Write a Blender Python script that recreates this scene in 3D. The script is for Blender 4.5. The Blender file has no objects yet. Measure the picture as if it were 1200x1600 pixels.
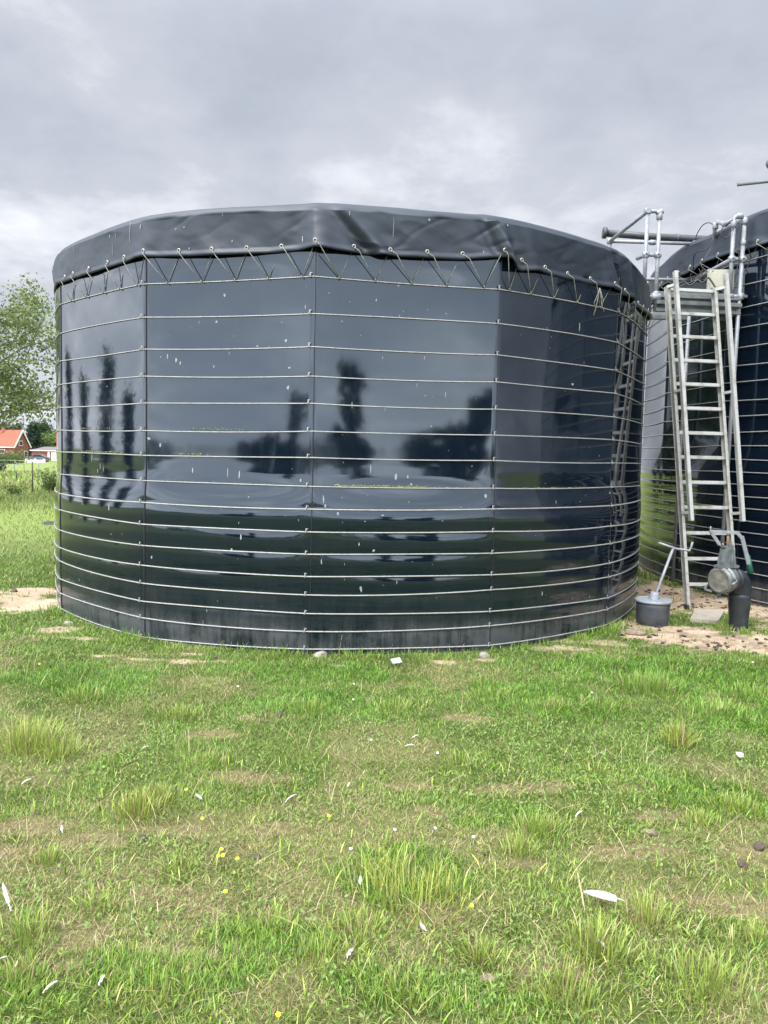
import bpy, bmesh, math, random
import numpy as np
from mathutils import Vector, Matrix, Euler
R_ = math.radians
S = bpy.context.scene
COL = S.collection
random.seed(7)
RNG = np.random.default_rng(11)

# ------------------------------------------------------------------ camera
EYE, FPX, PITCH, ROLL = 1.7, 1200.0, -0.0724, 0.0226
cam_d = bpy.data.cameras.new('camera')
cam = bpy.data.objects.new('camera', cam_d)
COL.objects.link(cam)
cam_d.sensor_fit = 'VERTICAL'; cam_d.sensor_height = 36.0
cam_d.lens = 36.0*FPX/1600.0
cam_d.clip_start = 0.02; cam_d.clip_end = 3000
cam.matrix_world = Matrix.Translation((0, 0, EYE)) @ (Matrix.Rotation(math.pi/2+PITCH, 4, 'X') @ Matrix.Rotation(ROLL, 4, 'Z'))
S.camera = cam
S.render.resolution_x = 768; S.render.resolution_y = 1024

# ------------------------------------------------------------------ sky, sun, exposure
SUN_EL, SUN_AZ = R_(52), R_(215)      # azimuth from +Y clockwise: behind the camera, to its left
S.view_settings.view_transform = 'Standard'
S.view_settings.look = 'None'
S.view_settings.gamma = 1.0
S.view_settings.exposure = 0.37
world = bpy.data.worlds.new('World'); S.world = world
world.use_nodes = True
def build_world():
    nt = world.node_tree; N = nt.nodes; L = nt.links; N.clear()
    out = N.new('ShaderNodeOutputWorld'); bg = N.new('ShaderNodeBackground')
    sky = N.new('ShaderNodeTexSky'); sky.sky_type = 'NISHITA'; sky.sun_disc = False
    sky.sun_elevation = SUN_EL; sky.sun_rotation = SUN_AZ
    bg.inputs['Strength'].default_value = 0.08
    L.new(sky.outputs[0], bg.inputs['Color'])
    tc = N.new('ShaderNodeTexCoord')
    sep = N.new('ShaderNodeSeparateXYZ'); L.new(tc.outputs['Generated'], sep.inputs[0])
    def math_(op, a, b=None, c=None):
        n = N.new('ShaderNodeMath'); n.operation = op
        for i, v in enumerate((a, b, c)):
            if v is None: continue
            if isinstance(v, (int, float)): n.inputs[i].default_value = v
            else: L.new(v, n.inputs[i])
        return n.outputs[0]
    # project the view direction on a cloud deck overhead
    zc = math_('MAXIMUM', sep.outputs['Z'], 0.0)
    den = math_('ADD', zc, 0.22)
    comb = N.new('ShaderNodeCombineXYZ')
    L.new(math_('DIVIDE', sep.outputs['X'], den), comb.inputs[0])
    L.new(math_('DIVIDE', sep.outputs['Y'], den), comb.inputs[1])
    comb.inputs[2].default_value = 3.7
    def noise(scale, detail, rough, dist=0.0, off=0.0):
        mp = N.new('ShaderNodeMapping'); mp.inputs['Location'].default_value = (off, off*.7, off*.3)
        L.new(comb.outputs[0], mp.inputs[0])
        n = N.new('ShaderNodeTexNoise'); n.inputs['Scale'].default_value = scale
        n.inputs['Detail'].default_value = detail; n.inputs['Roughness'].default_value = rough
        n.inputs['Distortion'].default_value = dist
        L.new(mp.outputs[0], n.inputs['Vector']); return n.outputs['Fac']
    n1 = noise(0.75, 6, .52, .25, 1.3); n2 = noise(2.1, 7, .58, .35, 5.1); n3 = noise(5.5, 5, .6, .2, 9.2)
    f = math_('ADD', math_('ADD', math_('MULTIPLY', n1, .5), math_('MULTIPLY', n2, .33)), math_('MULTIPLY', n3, .17))
    ramp = N.new('ShaderNodeValToRGB'); e = ramp.color_ramp.elements
    e[0].position = .39; e[0].color = (.425, .46, .53, 1)
    e[1].position = .62; e[1].color = (.86, .88, .92, 1)
    m = ramp.color_ramp.elements.new(.50); m.color = (.535, .56, .618, 1)
    L.new(f, ramp.inputs[0])
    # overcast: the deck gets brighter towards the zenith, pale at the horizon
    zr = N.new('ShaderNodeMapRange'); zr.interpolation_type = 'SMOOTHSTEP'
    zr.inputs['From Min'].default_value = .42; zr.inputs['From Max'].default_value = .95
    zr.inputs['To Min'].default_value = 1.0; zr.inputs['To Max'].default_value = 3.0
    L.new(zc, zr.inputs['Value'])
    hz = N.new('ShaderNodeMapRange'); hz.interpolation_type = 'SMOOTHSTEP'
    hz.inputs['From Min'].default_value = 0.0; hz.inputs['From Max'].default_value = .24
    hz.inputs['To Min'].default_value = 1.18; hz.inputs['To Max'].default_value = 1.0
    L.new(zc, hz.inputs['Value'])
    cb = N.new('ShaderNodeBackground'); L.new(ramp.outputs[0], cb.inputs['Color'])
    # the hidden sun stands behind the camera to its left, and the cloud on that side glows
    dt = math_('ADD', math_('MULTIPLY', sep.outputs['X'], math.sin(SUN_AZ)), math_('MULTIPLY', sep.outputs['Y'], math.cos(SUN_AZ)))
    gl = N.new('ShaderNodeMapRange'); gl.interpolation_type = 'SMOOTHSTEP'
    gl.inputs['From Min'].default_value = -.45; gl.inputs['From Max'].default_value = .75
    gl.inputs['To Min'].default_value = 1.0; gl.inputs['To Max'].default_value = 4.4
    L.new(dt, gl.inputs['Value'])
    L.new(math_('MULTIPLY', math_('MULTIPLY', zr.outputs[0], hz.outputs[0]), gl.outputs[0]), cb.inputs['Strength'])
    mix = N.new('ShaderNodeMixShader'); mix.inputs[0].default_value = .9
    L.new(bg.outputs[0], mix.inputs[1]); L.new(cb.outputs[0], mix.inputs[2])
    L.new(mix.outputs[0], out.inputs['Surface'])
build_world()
sd = bpy.data.lights.new('sun', 'SUN'); sd.energy = 2.2; sd.angle = R_(14); sd.color = (1, .95, .87)
sun = bpy.data.objects.new('sun', sd); COL.objects.link(sun)
sun_dir = Vector((math.sin(SUN_AZ)*math.cos(SUN_EL), math.cos(SUN_AZ)*math.cos(SUN_EL), math.sin(SUN_EL)))
sun.rotation_euler = sun_dir.to_track_quat('Z', 'Y').to_euler()

# ------------------------------------------------------------------ measuring: where a line of sight meets the place
def ray(x, y):
    cr, sr = math.cos(ROLL), math.sin(ROLL)
    dx, dy = x-600, y-800
    X = dx*cr+dy*sr; u = -(-dx*sr+dy*cr)/FPX
    c, s = math.cos(PITCH), math.sin(PITCH)
    return Vector((X/FPX, c-u*s, s+u*c))
def at_z(x, y, z=0.0):
    v = ray(x, y); t = (z-EYE)/v.z; return Vector((0, 0, EYE))+v*t
def at_y(x, y, Y):
    v = ray(x, y); return Vector((0, 0, EYE))+v*(Y/v.y)
def at_cyl(x, y, c, r):
    v = ray(x, y); a = v.x**2+v.y**2; b = -2*(v.x*c[0]+v.y*c[1]); k = c[0]**2+c[1]**2-r*r
    d = b*b-4*a*k
    if d < 0: return None
    t = (-b-math.sqrt(d))/(2*a); return Vector((0, 0, EYE))+v*t

# ------------------------------------------------------------------ object helpers
def tag(o, label=None, cat=None, group=None, kind=None):
    if label: o['label'] = label
    if cat: o['category'] = cat
    if group: o['group'] = group
    if kind: o['kind'] = kind
    return o
def thing(name, label, cat, loc=(0, 0, 0), rz=0.0, group=None):
    o = bpy.data.objects.new(name, None); COL.objects.link(o)
    o.empty_display_size = .1
    o.location = loc; o.rotation_euler = (0, 0, rz)
    return tag(o, label, cat, group)
def link(name, mesh, parent=None, world_space=True):
    """parts are modelled in world space; the parent's own placement is taken out again"""
    o = bpy.data.objects.new(name, mesh); COL.objects.link(o)
    if parent is not None:
        o.parent = parent
        if world_space:
            r = parent
            chain = []
            while r is not None:
                chain.append(r.matrix_basis.copy() if r.parent is None else r.matrix_parent_inverse @ r.matrix_basis); r = r.parent
            M = Matrix.Identity(4)
            for k in reversed(chain): M = M @ k
            o.matrix_parent_inverse = M.inverted()
    return o
def copy_tree(o, parent=None):
    c = o.copy(); COL.objects.link(c)
    if parent is not None:
        c.parent = parent; c.matrix_parent_inverse = o.matrix_parent_inverse.copy()
    for ch in [k for k in bpy.data.objects if k.parent == o]: copy_tree(ch, c)
    return c
class MB:
    """collects shapes into one mesh"""
    def __init__(s): s.v = []; s.f = []; s.mi = []; s.cur = 0; s.sm = []; s.smooth = True
    def add(s, vs, fs, smooth=None):
        b = len(s.v); s.v += [tuple(p) for p in vs]
        for f in fs:
            s.f.append(tuple(b+i for i in f)); s.mi.append(s.cur); s.sm.append(s.smooth if smooth is None else smooth)
    def box(s, c, d, M=None, bev=0.0):
        x, y, z = d[0]/2, d[1]/2, d[2]/2
        if bev <= 0:
            vs = [Vector((i*x, j*y, k*z)) for k in (-1, 1) for j in (-1, 1) for i in (-1, 1)]
            fs = [(0, 2, 3, 1), (4, 5, 7, 6), (0, 1, 5, 4), (2, 6, 7, 3), (0, 4, 6, 2), (1, 3, 7, 5)]
        else:
            bm = bmesh.new(); bmesh.ops.create_cube(bm, size=1.0)
            for v in bm.verts: v.co = Vector((v.co.x*d[0], v.co.y*d[1], v.co.z*d[2]))
            bmesh.ops.bevel(bm, geom=bm.edges[:], offset=bev, segments=2, affect='EDGES')
            bm.verts.index_update(); vs = [v.co.copy() for v in bm.verts]; fs = [[v.index for v in f.verts] for f in bm.faces]; bm.free()
        if M is not None: vs = [M @ v for v in vs]
        c = Vector(c); s.add([v+c for v in vs], fs, False)
    def beam(s, a, b, w, h, side, bev=0.0):
        """box from a to b, w along side, h across"""
        a = Vector(a); b = Vector(b); t = (b-a); L = t.length; t.normalize()
        sd_ = Vector(side); sd_ = (sd_-t*sd_.dot(t)).normalized(); n = t.cross(sd_)
        M = Matrix((sd_, n, t)).transposed()
        s.box((a+b)/2, (w, h, L), M, bev)
    def tube(s, pts, r, n=10, cap=True, closed=False):
        pts = [Vector(p) for p in pts]; m = len(pts)
        rr = [r]*m if isinstance(r, (int, float)) else list(r)
        tang = []
        for i in range(m):
            if closed: t = pts[(i+1) % m]-pts[i-1]
            else: t = pts[min(i+1, m-1)]-pts[max(i-1, 0)]
            tang.append(t.normalized() if t.length > 1e-9 else Vector((0, 0, 1)))
        up = Vector((0, 0, 1)) if abs(tang[0].z) < .9 else Vector((1, 0, 0))
        nrm = (up-tang[0]*up.dot(tang[0])).normalized()
        vs = []
        for i in range(m):
            nrm = (nrm-tang[i]*nrm.dot(tang[i]))
            if nrm.length < 1e-6: nrm = tang[i].orthogonal()
            nrm.normalize(); bn = tang[i].cross(nrm)
            for k in range(n):
                a = 2*math.pi*k/n
                vs.append(pts[i]+(nrm*math.cos(a)+bn*math.sin(a))*rr[i])
        fs = []
        for i in range(m if closed else m-1):
            j = (i+1) % m
            for k in range(n):
                fs.append((i*n+k, i*n+(k+1) % n, j*n+(k+1) % n, j*n+k))
        s.add(vs, fs)
        if cap and not closed:
            b = len(s.v)-m*n
            s.f.append(tuple(b+k for k in range(n-1, -1, -1))); s.f.append(tuple(b+(m-1)*n+k for k in range(n)))
            s.mi += [s.cur]*2; s.sm += [False]*2
    def lathe(s, prof, c, axis=(0, 0, 1), n=24, cap=True):
        """prof: (radius, height) along axis"""
        ax = Vector(axis).normalized(); e1 = ax.orthogonal().normalized(); e2 = ax.cross(e1); c = Vector(c)
        vs = [c+ax*h+(e1*math.cos(2*math.pi*k/n)+e2*math.sin(2*math.pi*k/n))*r for r, h in prof for k in range(n)]
        fs = [(i*n+k, i*n+(k+1) % n, (i+1)*n+(k+1) % n, (i+1)*n+k) for i in range(len(prof)-1) for k in range(n)]
        s.add(vs, fs)
        if cap:
            b = len(s.v)-len(prof)*n
            s.f.append(tuple(b+k for k in range(n-1, -1, -1))); s.f.append(tuple(b+(len(prof)-1)*n+k for k in range(n)))
            s.mi += [s.cur]*2; s.sm += [False]*2
    def prism(s, poly, axis, depth, c=(0, 0, 0), e1=(1, 0, 0), e2=(0, 0, 1)):
        """flat outline in e1/e2 given a thickness along axis"""
        e1 = Vector(e1); e2 = Vector(e2); ax = Vector(axis).normalized()*depth/2; c = Vector(c); n = len(poly)
        vs = [c+e1*p[0]+e2*p[1]-ax for p in poly]+[c+e1*p[0]+e2*p[1]+ax for p in poly]
        fs = [tuple(range(n-1, -1, -1)), tuple(range(n, 2*n))]+[(i, (i+1) % n, n+(i+1) % n, n+i) for i in range(n)]
        s.add(vs, fs, False)
    def mesh(s, name, mats):
        me = bpy.data.meshes.new(name); me.from_pydata(s.v, [], s.f)
        for m in (mats if isinstance(mats, (list, tuple)) else [mats]): me.materials.append(m)
        me.polygons.foreach_set('material_index', s.mi); me.polygons.foreach_set('use_smooth', s.sm)
        bm = bmesh.new(); bm.from_mesh(me); bmesh.ops.recalc_face_normals(bm, faces=bm.faces); bm.to_mesh(me); bm.free()
        me.update(); return me
    def obj(s, name, mats, parent=None): return link(name, s.mesh(name, mats), parent)
def np_mesh(name, V, F, mats, smooth=True, mi=None, attr=None):
    """V (n,3), F (m,k) with one k"""
    me = bpy.data.meshes.new(name); k = F.shape[1]
    me.vertices.add(len(V)); me.vertices.foreach_set('co', np.ascontiguousarray(V, dtype=np.float32).ravel())
    me.loops.add(F.size); me.loops.foreach_set('vertex_index', np.ascontiguousarray(F, dtype=np.int32).ravel())
    me.polygons.add(len(F)); me.polygons.foreach_set('loop_start', np.arange(0, F.size, k, dtype=np.int32))
    me.polygons.foreach_set('use_smooth', np.full(len(F), smooth))
    for m in (mats if isinstance(mats, (list, tuple)) else [mats]): me.materials.append(m)
    if mi is not None: me.polygons.foreach_set('material_index', np.ascontiguousarray(mi, dtype=np.int32))
    if attr is not None:
        for nm, A in attr.items():
            if A.ndim == 2:
                a = me.attributes.new(nm, 'FLOAT_COLOR', 'POINT'); a.data.foreach_set('color', np.ascontiguousarray(np.c_[A, np.ones(len(A))], dtype=np.float32).ravel())
            else:
                a = me.attributes.new(nm, 'FLOAT', 'POINT'); a.data.foreach_set('value', np.ascontiguousarray(A, dtype=np.float32))
    me.update(calc_edges=True); return me
def smooth01(x): x = np.clip(x, 0, 1); return x*x*(3-2*x)
def vnoise(x, y, seed=0):
    """smooth value noise on arrays, 0..1"""
    xi = np.floor(x).astype(np.int64); yi = np.floor(y).astype(np.int64); fx = x-xi; fy = y-yi
    fx = fx*fx*(3-2*fx); fy = fy*fy*(3-2*fy)
    def h(a, b):
        n = (a*374761393+b*668265263+seed*1442695041) & 0xffffffff
        n = ((n ^ (n >> 13))*1274126177) & 0xffffffff
        return ((n ^ (n >> 16)) & 0xffff)/65535.0
    return (h(xi, yi)*(1-fx)+h(xi+1, yi)*fx)*(1-fy)+(h(xi, yi+1)*(1-fx)+h(xi+1, yi+1)*fx)*fy
def fbm(x, y, seed=0, o=4):
    t = 0; a = .5; s = 0
    for k in range(o): t = t+a*vnoise(x*2**k, y*2**k, seed+k*17); s += a; a *= .55
    return t/s

# ------------------------------------------------------------------ materials
def mat(name, base, rough=.6, metal=0.0, ior=None, noise=None, bump=None, rough_noise=None, coat=0.0):
    """principled; noise = (scale, colour2, lo, hi[, stretch]) mottles the base; bump = (scale, strength, distance)"""
    m = bpy.data.materials.new(name); m.use_nodes = True
    nt = m.node_tree; N = nt.nodes; L = nt.links; b = N['Principled BSDF']
    b.inputs['Base Color'].default_value = (*base, 1); b.inputs['Roughness'].default_value = rough
    b.inputs['Metallic'].default_value = metal
    if ior: b.inputs['IOR'].default_value = ior
    if coat: b.inputs['Coat Weight'].default_value = coat; b.inputs['Coat Roughness'].default_value = .15
    tc = N.new('ShaderNodeTexCoord')
    def nz(scale, st=(1, 1, 1), detail=5):
        mp = N.new('ShaderNodeMapping'); mp.inputs['Scale'].default_value = st; L.new(tc.outputs['Object'], mp.inputs[0])
        n = N.new('ShaderNodeTexNoise'); n.inputs['Scale'].default_value = scale; n.inputs['Detail'].default_value = detail
        n.inputs['Roughness'].default_value = .6; L.new(mp.outputs[0], n.inputs['Vector']); return n.outputs['Fac']
    if noise:
        r = N.new('ShaderNodeMapRange'); r.inputs['From Min'].default_value = noise[2]; r.inputs['From Max'].default_value = noise[3]
        L.new(nz(noise[0], noise[4] if len(noise) > 4 else (1, 1, 1)), r.inputs['Value'])
        mx = N.new('ShaderNodeMix'); mx.data_type = 'RGBA'; L.new(r.outputs[0], mx.inputs['Factor'])
        mx.inputs['A'].default_value = (*base, 1); mx.inputs['B'].default_value = (*noise[1], 1)
        L.new(mx.outputs['Result'], b.inputs['Base Color'])
    if rough_noise:
        r = N.new('ShaderNodeMapRange'); r.inputs['From Min'].default_value = .35; r.inputs['From Max'].default_value = .65
        r.inputs['To Min'].default_value = rough_noise[1]; r.inputs['To Max'].default_value = rough_noise[2]
        L.new(nz(rough_noise[0]), r.inputs['Value']); L.new(r.outputs[0], b.inputs['Roughness'])
    if bump:
        bp = N.new('ShaderNodeBump'); bp.inputs['Strength'].default_value = bump[1]; bp.inputs['Distance'].default_value = bump[2]
        L.new(nz(bump[0]), bp.inputs['Height']); L.new(bp.outputs[0], b.inputs['Normal'])
    return m
def attr_mat(name, rough=.7, transl=0.0, noise_amt=0.0, bump=None, spec=.3):
    """base colour from the point attribute 'tone' (the thing's own colour)"""
    m = bpy.data.materials.new(name); m.use_nodes = True
    nt = m.node_tree; N = nt.nodes; L = nt.links; b = N['Principled BSDF']
    a = N.new('ShaderNodeAttribute'); a.attribute_name = 'tone'
    col = a.outputs['Color']
    if noise_amt:
        tc = N.new('ShaderNodeTexCoord'); n = N.new('ShaderNodeTexNoise'); n.inputs['Scale'].default_value = 38; n.inputs['Detail'].default_value = 8; n.inputs['Roughness'].default_value = .72
        L.new(tc.outputs['Object'], n.inputs['Vector'])
        r = N.new('ShaderNodeMapRange'); r.inputs['From Min'].default_value = .3; r.inputs['From Max'].default_value = .7
        r.inputs['To Min'].default_value = 1-noise_amt; r.inputs['To Max'].default_value = 1+noise_amt
        L.new(n.outputs['Fac'], r.inputs['Value'])
        mm = N.new('ShaderNodeVectorMath'); mm.operation = 'SCALE'; L.new(col, mm.inputs[0]); L.new(r.outputs[0], mm.inputs['Scale']); col = mm.outputs[0]
        if bump:
            bp = N.new('ShaderNodeBump'); bp.inputs['Strength'].default_value = bump; bp.inputs['Distance'].default_value = .01
            L.new(n.outputs['Fac'], bp.inputs['Height']); L.new(bp.outputs[0], b.inputs['Normal'])
    L.new(col, b.inputs['Base Color']); b.inputs['Roughness'].default_value = rough
    b.inputs['Specular IOR Level'].default_value = spec
    if transl:
        t = N.new('ShaderNodeBsdfTranslucent'); L.new(col, t.inputs['Color'])
        mx = N.new('ShaderNodeMixShader'); mx.inputs[0].default_value = transl
        L.new(b.outputs[0], mx.inputs[1]); L.new(t.outputs[0], mx.inputs[2]); L.new(mx.outputs[0], N['Material Output'].inputs['Surface'])
    return m
def liner_mat():
    """black pond liner: glossy sheet, dusty towards its muddy foot, faint water streaks"""
    m = bpy.data.materials.new('black_liner'); m.use_nodes = True
    nt = m.node_tree; N = nt.nodes; L = nt.links; b = N['Principled BSDF']
    tc = N.new('ShaderNodeTexCoord')
    def nz(scale, st=(1, 1, 1), detail=6, rough=.62):
        mp = N.new('ShaderNodeMapping'); mp.inputs['Scale'].default_value = st; L.new(tc.outputs['Object'], mp.inputs[0])
        n = N.new('ShaderNodeTexNoise'); n.inputs['Scale'].default_value = scale; n.inputs['Detail'].default_value = detail
        n.inputs['Roughness'].default_value = rough; L.new(mp.outputs[0], n.inputs['Vector']); return n.outputs['Fac']
    def mr(v, a, c, t0=0.0, t1=1.0):
        r = N.new('ShaderNodeMapRange'); r.inputs['From Min'].default_value = a; r.inputs['From Max'].default_value = c
        r.inputs['To Min'].default_value = t0; r.inputs['To Max'].default_value = t1
        L.new(v, r.inputs['Value']); return r.outputs[0]
    def mt(op, a, c):
        n = N.new('ShaderNodeMath'); n.operation = op
        for i, v in enumerate((a, c)):
            if isinstance(v, (int, float)): n.inputs[i].default_value = v
            else: L.new(v, n.inputs[i])
        return n.outputs[0]
    sep = N.new('ShaderNodeSeparateXYZ'); L.new(tc.outputs['Object'], sep.inputs[0])
    cloud = nz(2.2); streak = nz(5, (3.5, 3.5, .35)); fine = nz(26)
    foot = mt('ADD', mr(sep.outputs['Z'], .60, 0.0, 0, .7), mr(sep.outputs['Z'], .30, .18, 0, 1.0))   # mud splashed up from the ground
    dust = mt('MULTIPLY', foot, mr(mt('ADD', mt('MULTIPLY', cloud, .6), mt('MULTIPLY', streak, .4)), .36, .62))
    base_dust = mr(mt('ADD', mt('MULTIPLY', cloud, .5), mt('MULTIPLY', streak, .5)), .48, .76, .0, .07)
    tot = mt('MINIMUM', mt('ADD', mt('MULTIPLY', dust, .75), base_dust), .85)
    mx = N.new('ShaderNodeMix'); mx.data_type = 'RGBA'; L.new(tot, mx.inputs['Factor'])
    mx.inputs['A'].default_value = (.003, .0065, .0125, 1); mx.inputs['B'].default_value = (.062, .066, .070, 1)
    L.new(mx.outputs['Result'], b.inputs['Base Color'])
    rg = mt('ADD', mr(tot, 0, .85, .042, .42), mr(fine, .45, .7, 0, .015))
    L.new(rg, b.inputs['Roughness'])
    b.inputs['IOR'].default_value = 1.67
    b.inputs['Specular Tint'].default_value = (.80, .91, 1.0, 1)
    bp = N.new('ShaderNodeBump'); bp.inputs['Strength'].default_value = .012; bp.inputs['Distance'].default_value = .02
    L.new(nz(1.7, (1, 1, 1), 3, .45), bp.inputs['Height']); L.new(bp.outputs[0], b.inputs['Normal'])
    return m
M = {}
M['liner'] = liner_mat()
M['dropping'] = mat('dried_bird_dropping', (.23, .24, .235), .9)
M['seam'] = mat('dark_seam', (.008, .009, .012), .45)
M['cover'] = mat('slate_tarpaulin', (.0095, .0165, .0275), .5, noise=(3.2, (.014, .022, .033), .45, .75), bump=(60, .12, .002))
M['hem_cloth'] = mat('green_aged_tarpaulin', (.10, .115, .10), .8, noise=(9, (.16, .17, .12), .4, .7))
M['wire'] = mat('galvanised_wire', (.31, .31, .295), .55, .25, noise=(30, (.20, .20, .175), .45, .75))
M['eyelet'] = mat('brass_eyelet', (.36, .355, .31), .4, .3)
M['rope'] = mat('lacing_cord', (.22, .215, .17), .8, noise=(40, (.11, .105, .09), .4, .65))
M['rope_dark'] = mat('dark_cord', (.03, .03, .035), .6)
M['moss'] = mat('moss', (.14, .17, .055), .95, noise=(40, (.24, .25, .10), .4, .7))
M['galv'] = mat('galvanised_steel', (.25, .265, .28), .55, .25, noise=(14, (.17, .18, .195), .4, .7), rough_noise=(18, .45, .65))
M['galv_old'] = mat('weathered_deck_steel', (.15, .165, .165), .6, .3, noise=(8, (.09, .10, .10), .4, .7))
M['alu'] = mat('worn_aluminium', (.37, .37, .35), .45, .4, noise=(6, (.19, .185, .14), .48, .72), rough_noise=(22, .3, .55))
M['alu_dirty'] = mat('grimy_aluminium', (.37, .37, .35), .5, .4, noise=(16, (.24, .24, .18), .45, .7), rough_noise=(22, .35, .6))
M['pipe_dark'] = mat('dark_grey_plastic_pipe', (.03, .033, .038), .45, noise=(9, (.05, .053, .057), .45, .75))
M['pvc'] = mat('black_pvc_pipe', (.016, .021, .028), .4, noise=(8, (.035, .039, .044), .45, .75), rough_noise=(14, .3, .5))
M['pvc_green'] = mat('green_sleeve', (.012, .10, .065), .5)
M['cast'] = mat('grey_cast_metal', (.10, .115, .112), .5, .35, noise=(16, (.20, .21, .21), .4, .7))
M['muddy'] = mat('mud_stained_metal_cap', (.095, .095, .08), .7, .1, noise=(12, (.18, .175, .145), .42, .66), bump=(30, .3, .004))
M['rust'] = mat('rusty_bolt', (.16, .10, .06), .8)
M['bucket'] = mat('dark_grey_bucket', (.032, .040, .050), .5, noise=(7, (.07, .07, .068), .45, .75))
M['lid'] = mat('grey_plastic_lid', (.23, .25, .275), .5, noise=(10, (.16, .17, .17), .45, .7))
M['beige'] = mat('beige_plastic', (.36, .345, .27), .55, noise=(6, (.28, .27, .21), .45, .7))
M['rubber'] = mat('black_rubber', (.02, .02, .02), .7)
M['concrete'] = mat('pale_concrete', (.33, .295, .235), .9, noise=(12, (.24, .21, .16), .42, .68), bump=(40, .3, .004))
M['stone'] = mat('pale_stone', (.25, .23, .195), .95, noise=(22, (.15, .13, .10), .4, .68), bump=(35, .5, .006))
M['stone_brown'] = mat('brown_stone', (.15, .11, .078), .95, noise=(30, (.24, .19, .14), .4, .68), bump=(35, .5, .006))
M['tile'] = mat('pale_blue_tile', (.24, .29, .29), .5, noise=(20, (.40, .46, .45), .4, .68))
M['dung'] = mat('dry_dung', (.050, .036, .026), .95, noise=(50, (.10, .075, .05), .4, .65), bump=(70, .8, .006))
M['feather'] = mat('white_feather', (.29, .29, .275), .75, noise=(60, (.33, .33, .31), .45, .7, (1, 6, 1)))
M['feather_grey'] = mat('grey_white_feather', (.62, .64, .65), .75, noise=(60, (.45, .46, .47), .45, .7))
M['quill'] = mat('feather_quill', (.74, .72, .66), .5)
M['petal_y'] = mat('yellow_petal', (.80, .58, .01), .5)
M['petal_w'] = mat('white_petal', (.80, .80, .76), .6)
M['stem'] = mat('green_stem', (.10, .17, .035), .7)
M['brick'] = mat('red_brick', (.21, .075, .058), .9, noise=(1.5, (.26, .11, .085), .4, .65))
M['tiles_roof'] = mat('orange_roof_tiles', (.27, .070, .034), .8, noise=(1.2, (.21, .060, .034), .4, .7))
M['roof_grey'] = mat('grey_roof_tiles', (.11, .09, .085), .85, noise=(1.2, (.14, .115, .105), .4, .7))
M['fence_white'] = mat('weathered_white_paint', (.22, .25, .21), .8)
M['white'] = mat('white_paint', (.78, .78, .76), .5)
M['glass'] = mat('dark_window_glass', (.03, .035, .04), .08)
M['car_grey'] = mat('dark_grey_car_paint', (.05, .05, .056), .25, .3, coat=.8)
M['car_glass'] = mat('car_window_glass', (.02, .025, .03), .06)
M['tyre'] = mat('tyre_rubber', (.02, .02, .02), .8)
M['rim'] = mat('wheel_rim', (.45, .45, .46), .35, .7)
M['wood'] = mat('weathered_post_wood', (.07, .06, .05), .9, noise=(5, (.12, .105, .09), .4, .7, (1, 1, .2)))
M['bark'] = mat('tree_bark', (.10, .085, .07), .95, noise=(4, (.17, .15, .13), .4, .7, (1, 1, .3)), bump=(12, .6, .02))
M['leaf'] = attr_mat('leaf', .55, .30)
M['grass'] = attr_mat('grass_blade', .5, .18, spec=.3)
M['ground'] = attr_mat('ground_soil', .95, 0, .42, .8, spec=.1)
M['skin'] = mat('skin', (.50, .32, .24), .5)
M['jacket'] = mat('dark_jacket', (.015, .016, .02), .8)
M['trousers'] = mat('dark_trousers', (.02, .022, .03), .85)
M['hair'] = mat('brown_hair', (.03, .02, .014), .6)

# ------------------------------------------------------------------ ground
T1C, T1R, T1PH, NP = (-.4343, 10.0393), 3.5796, -.0511, 14
STEP = 2*math.pi/NP
T2C, T2R = (10.14, 11.5), 6.0
def ell(pts, wx, wy):
    """bare patches: centres from sight lines, half axes in metres"""
    return [(at_z(x, y).x, at_z(x, y).y, a, b) for (x, y), a, b in zip(pts, wx, wy)]
# bare sandy earth (x, y of its centre seen on the ground, half width, half depth)
SAND = [((1110, 945), 1.05, .65), ((1040, 925), .50, .75), ((1180, 1003), .95, .50), ((1070, 990), .75, .38), ((1000, 975), .3, .3), ((1230, 950), 1.1, .9), ((1020, 890), .35, 1.1), ((1010, 855), .3, 1.6),
        ((868, 1013), .30, .10), ((940, 1004), .36, .10), ((56, 943), .40, .38), ((18, 937), .50, .24), ((45, 926), .40, .25), ((100, 985), .20, .13), ((128, 1000), .15, .06), ((160, 1024), .12, .04), ((225, 1030), .16, .045), ((290, 1033), .15, .05), ((350, 1034), .10, .04),
        ((696, 1034), .10, .055), ((762, 1030), .09, .05), ((535, 1040), .07, .03), ((300, 1022), .12, .04)]
BARE = [((140, 1310), .18, .085), ((60, 1290), .16, .08), ((20, 1330), .16, .07), ((330, 1420), .12, .05), ((110, 1460), .13, .08), ((1140, 1410), .18, .08), ((1170, 1330), .14, .05), ((640, 1225), .18, .06), ((430, 1290), .14, .05),
        ((330, 1145), .16, .07), ((390, 1210), .22, .10), ((820, 1230), .22, .07), ((260, 1290), .18, .07), ((690, 1265), .2, .06), ((810, 1345), .12, .05), ((1050, 1280), .2, .07), ((90, 1520), .12, .05), ((860, 1520), .12, .05), ((420, 1120), .2, .07), ((730, 1120), .16, .06), ((1000, 1330), .2, .06), ((560, 1360), .1, .05), ((250, 1400), .16, .06), ((700, 1430), .14, .05), ((290, 1500), .2, .06)]
GREEN = [((1000, 1050), .7, .45), ((1120, 1060), .5, .45), ((1120, 1250), .33, .22), ((130, 1060), .55, .3), ((480, 1100), .5, .3), ((840, 1090), .4, .35), ((900, 1110), .35, .25), ((620, 1360), .28, .25), ((250, 1530), .3, .1), ((500, 1050), .6, .2), ((760, 1270), .3, .15), ((1190, 1130), .4, .4), ((40, 1560), .2, .1), ((430, 1470), .2, .1), ((650, 1560), .3, .1)]
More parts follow.
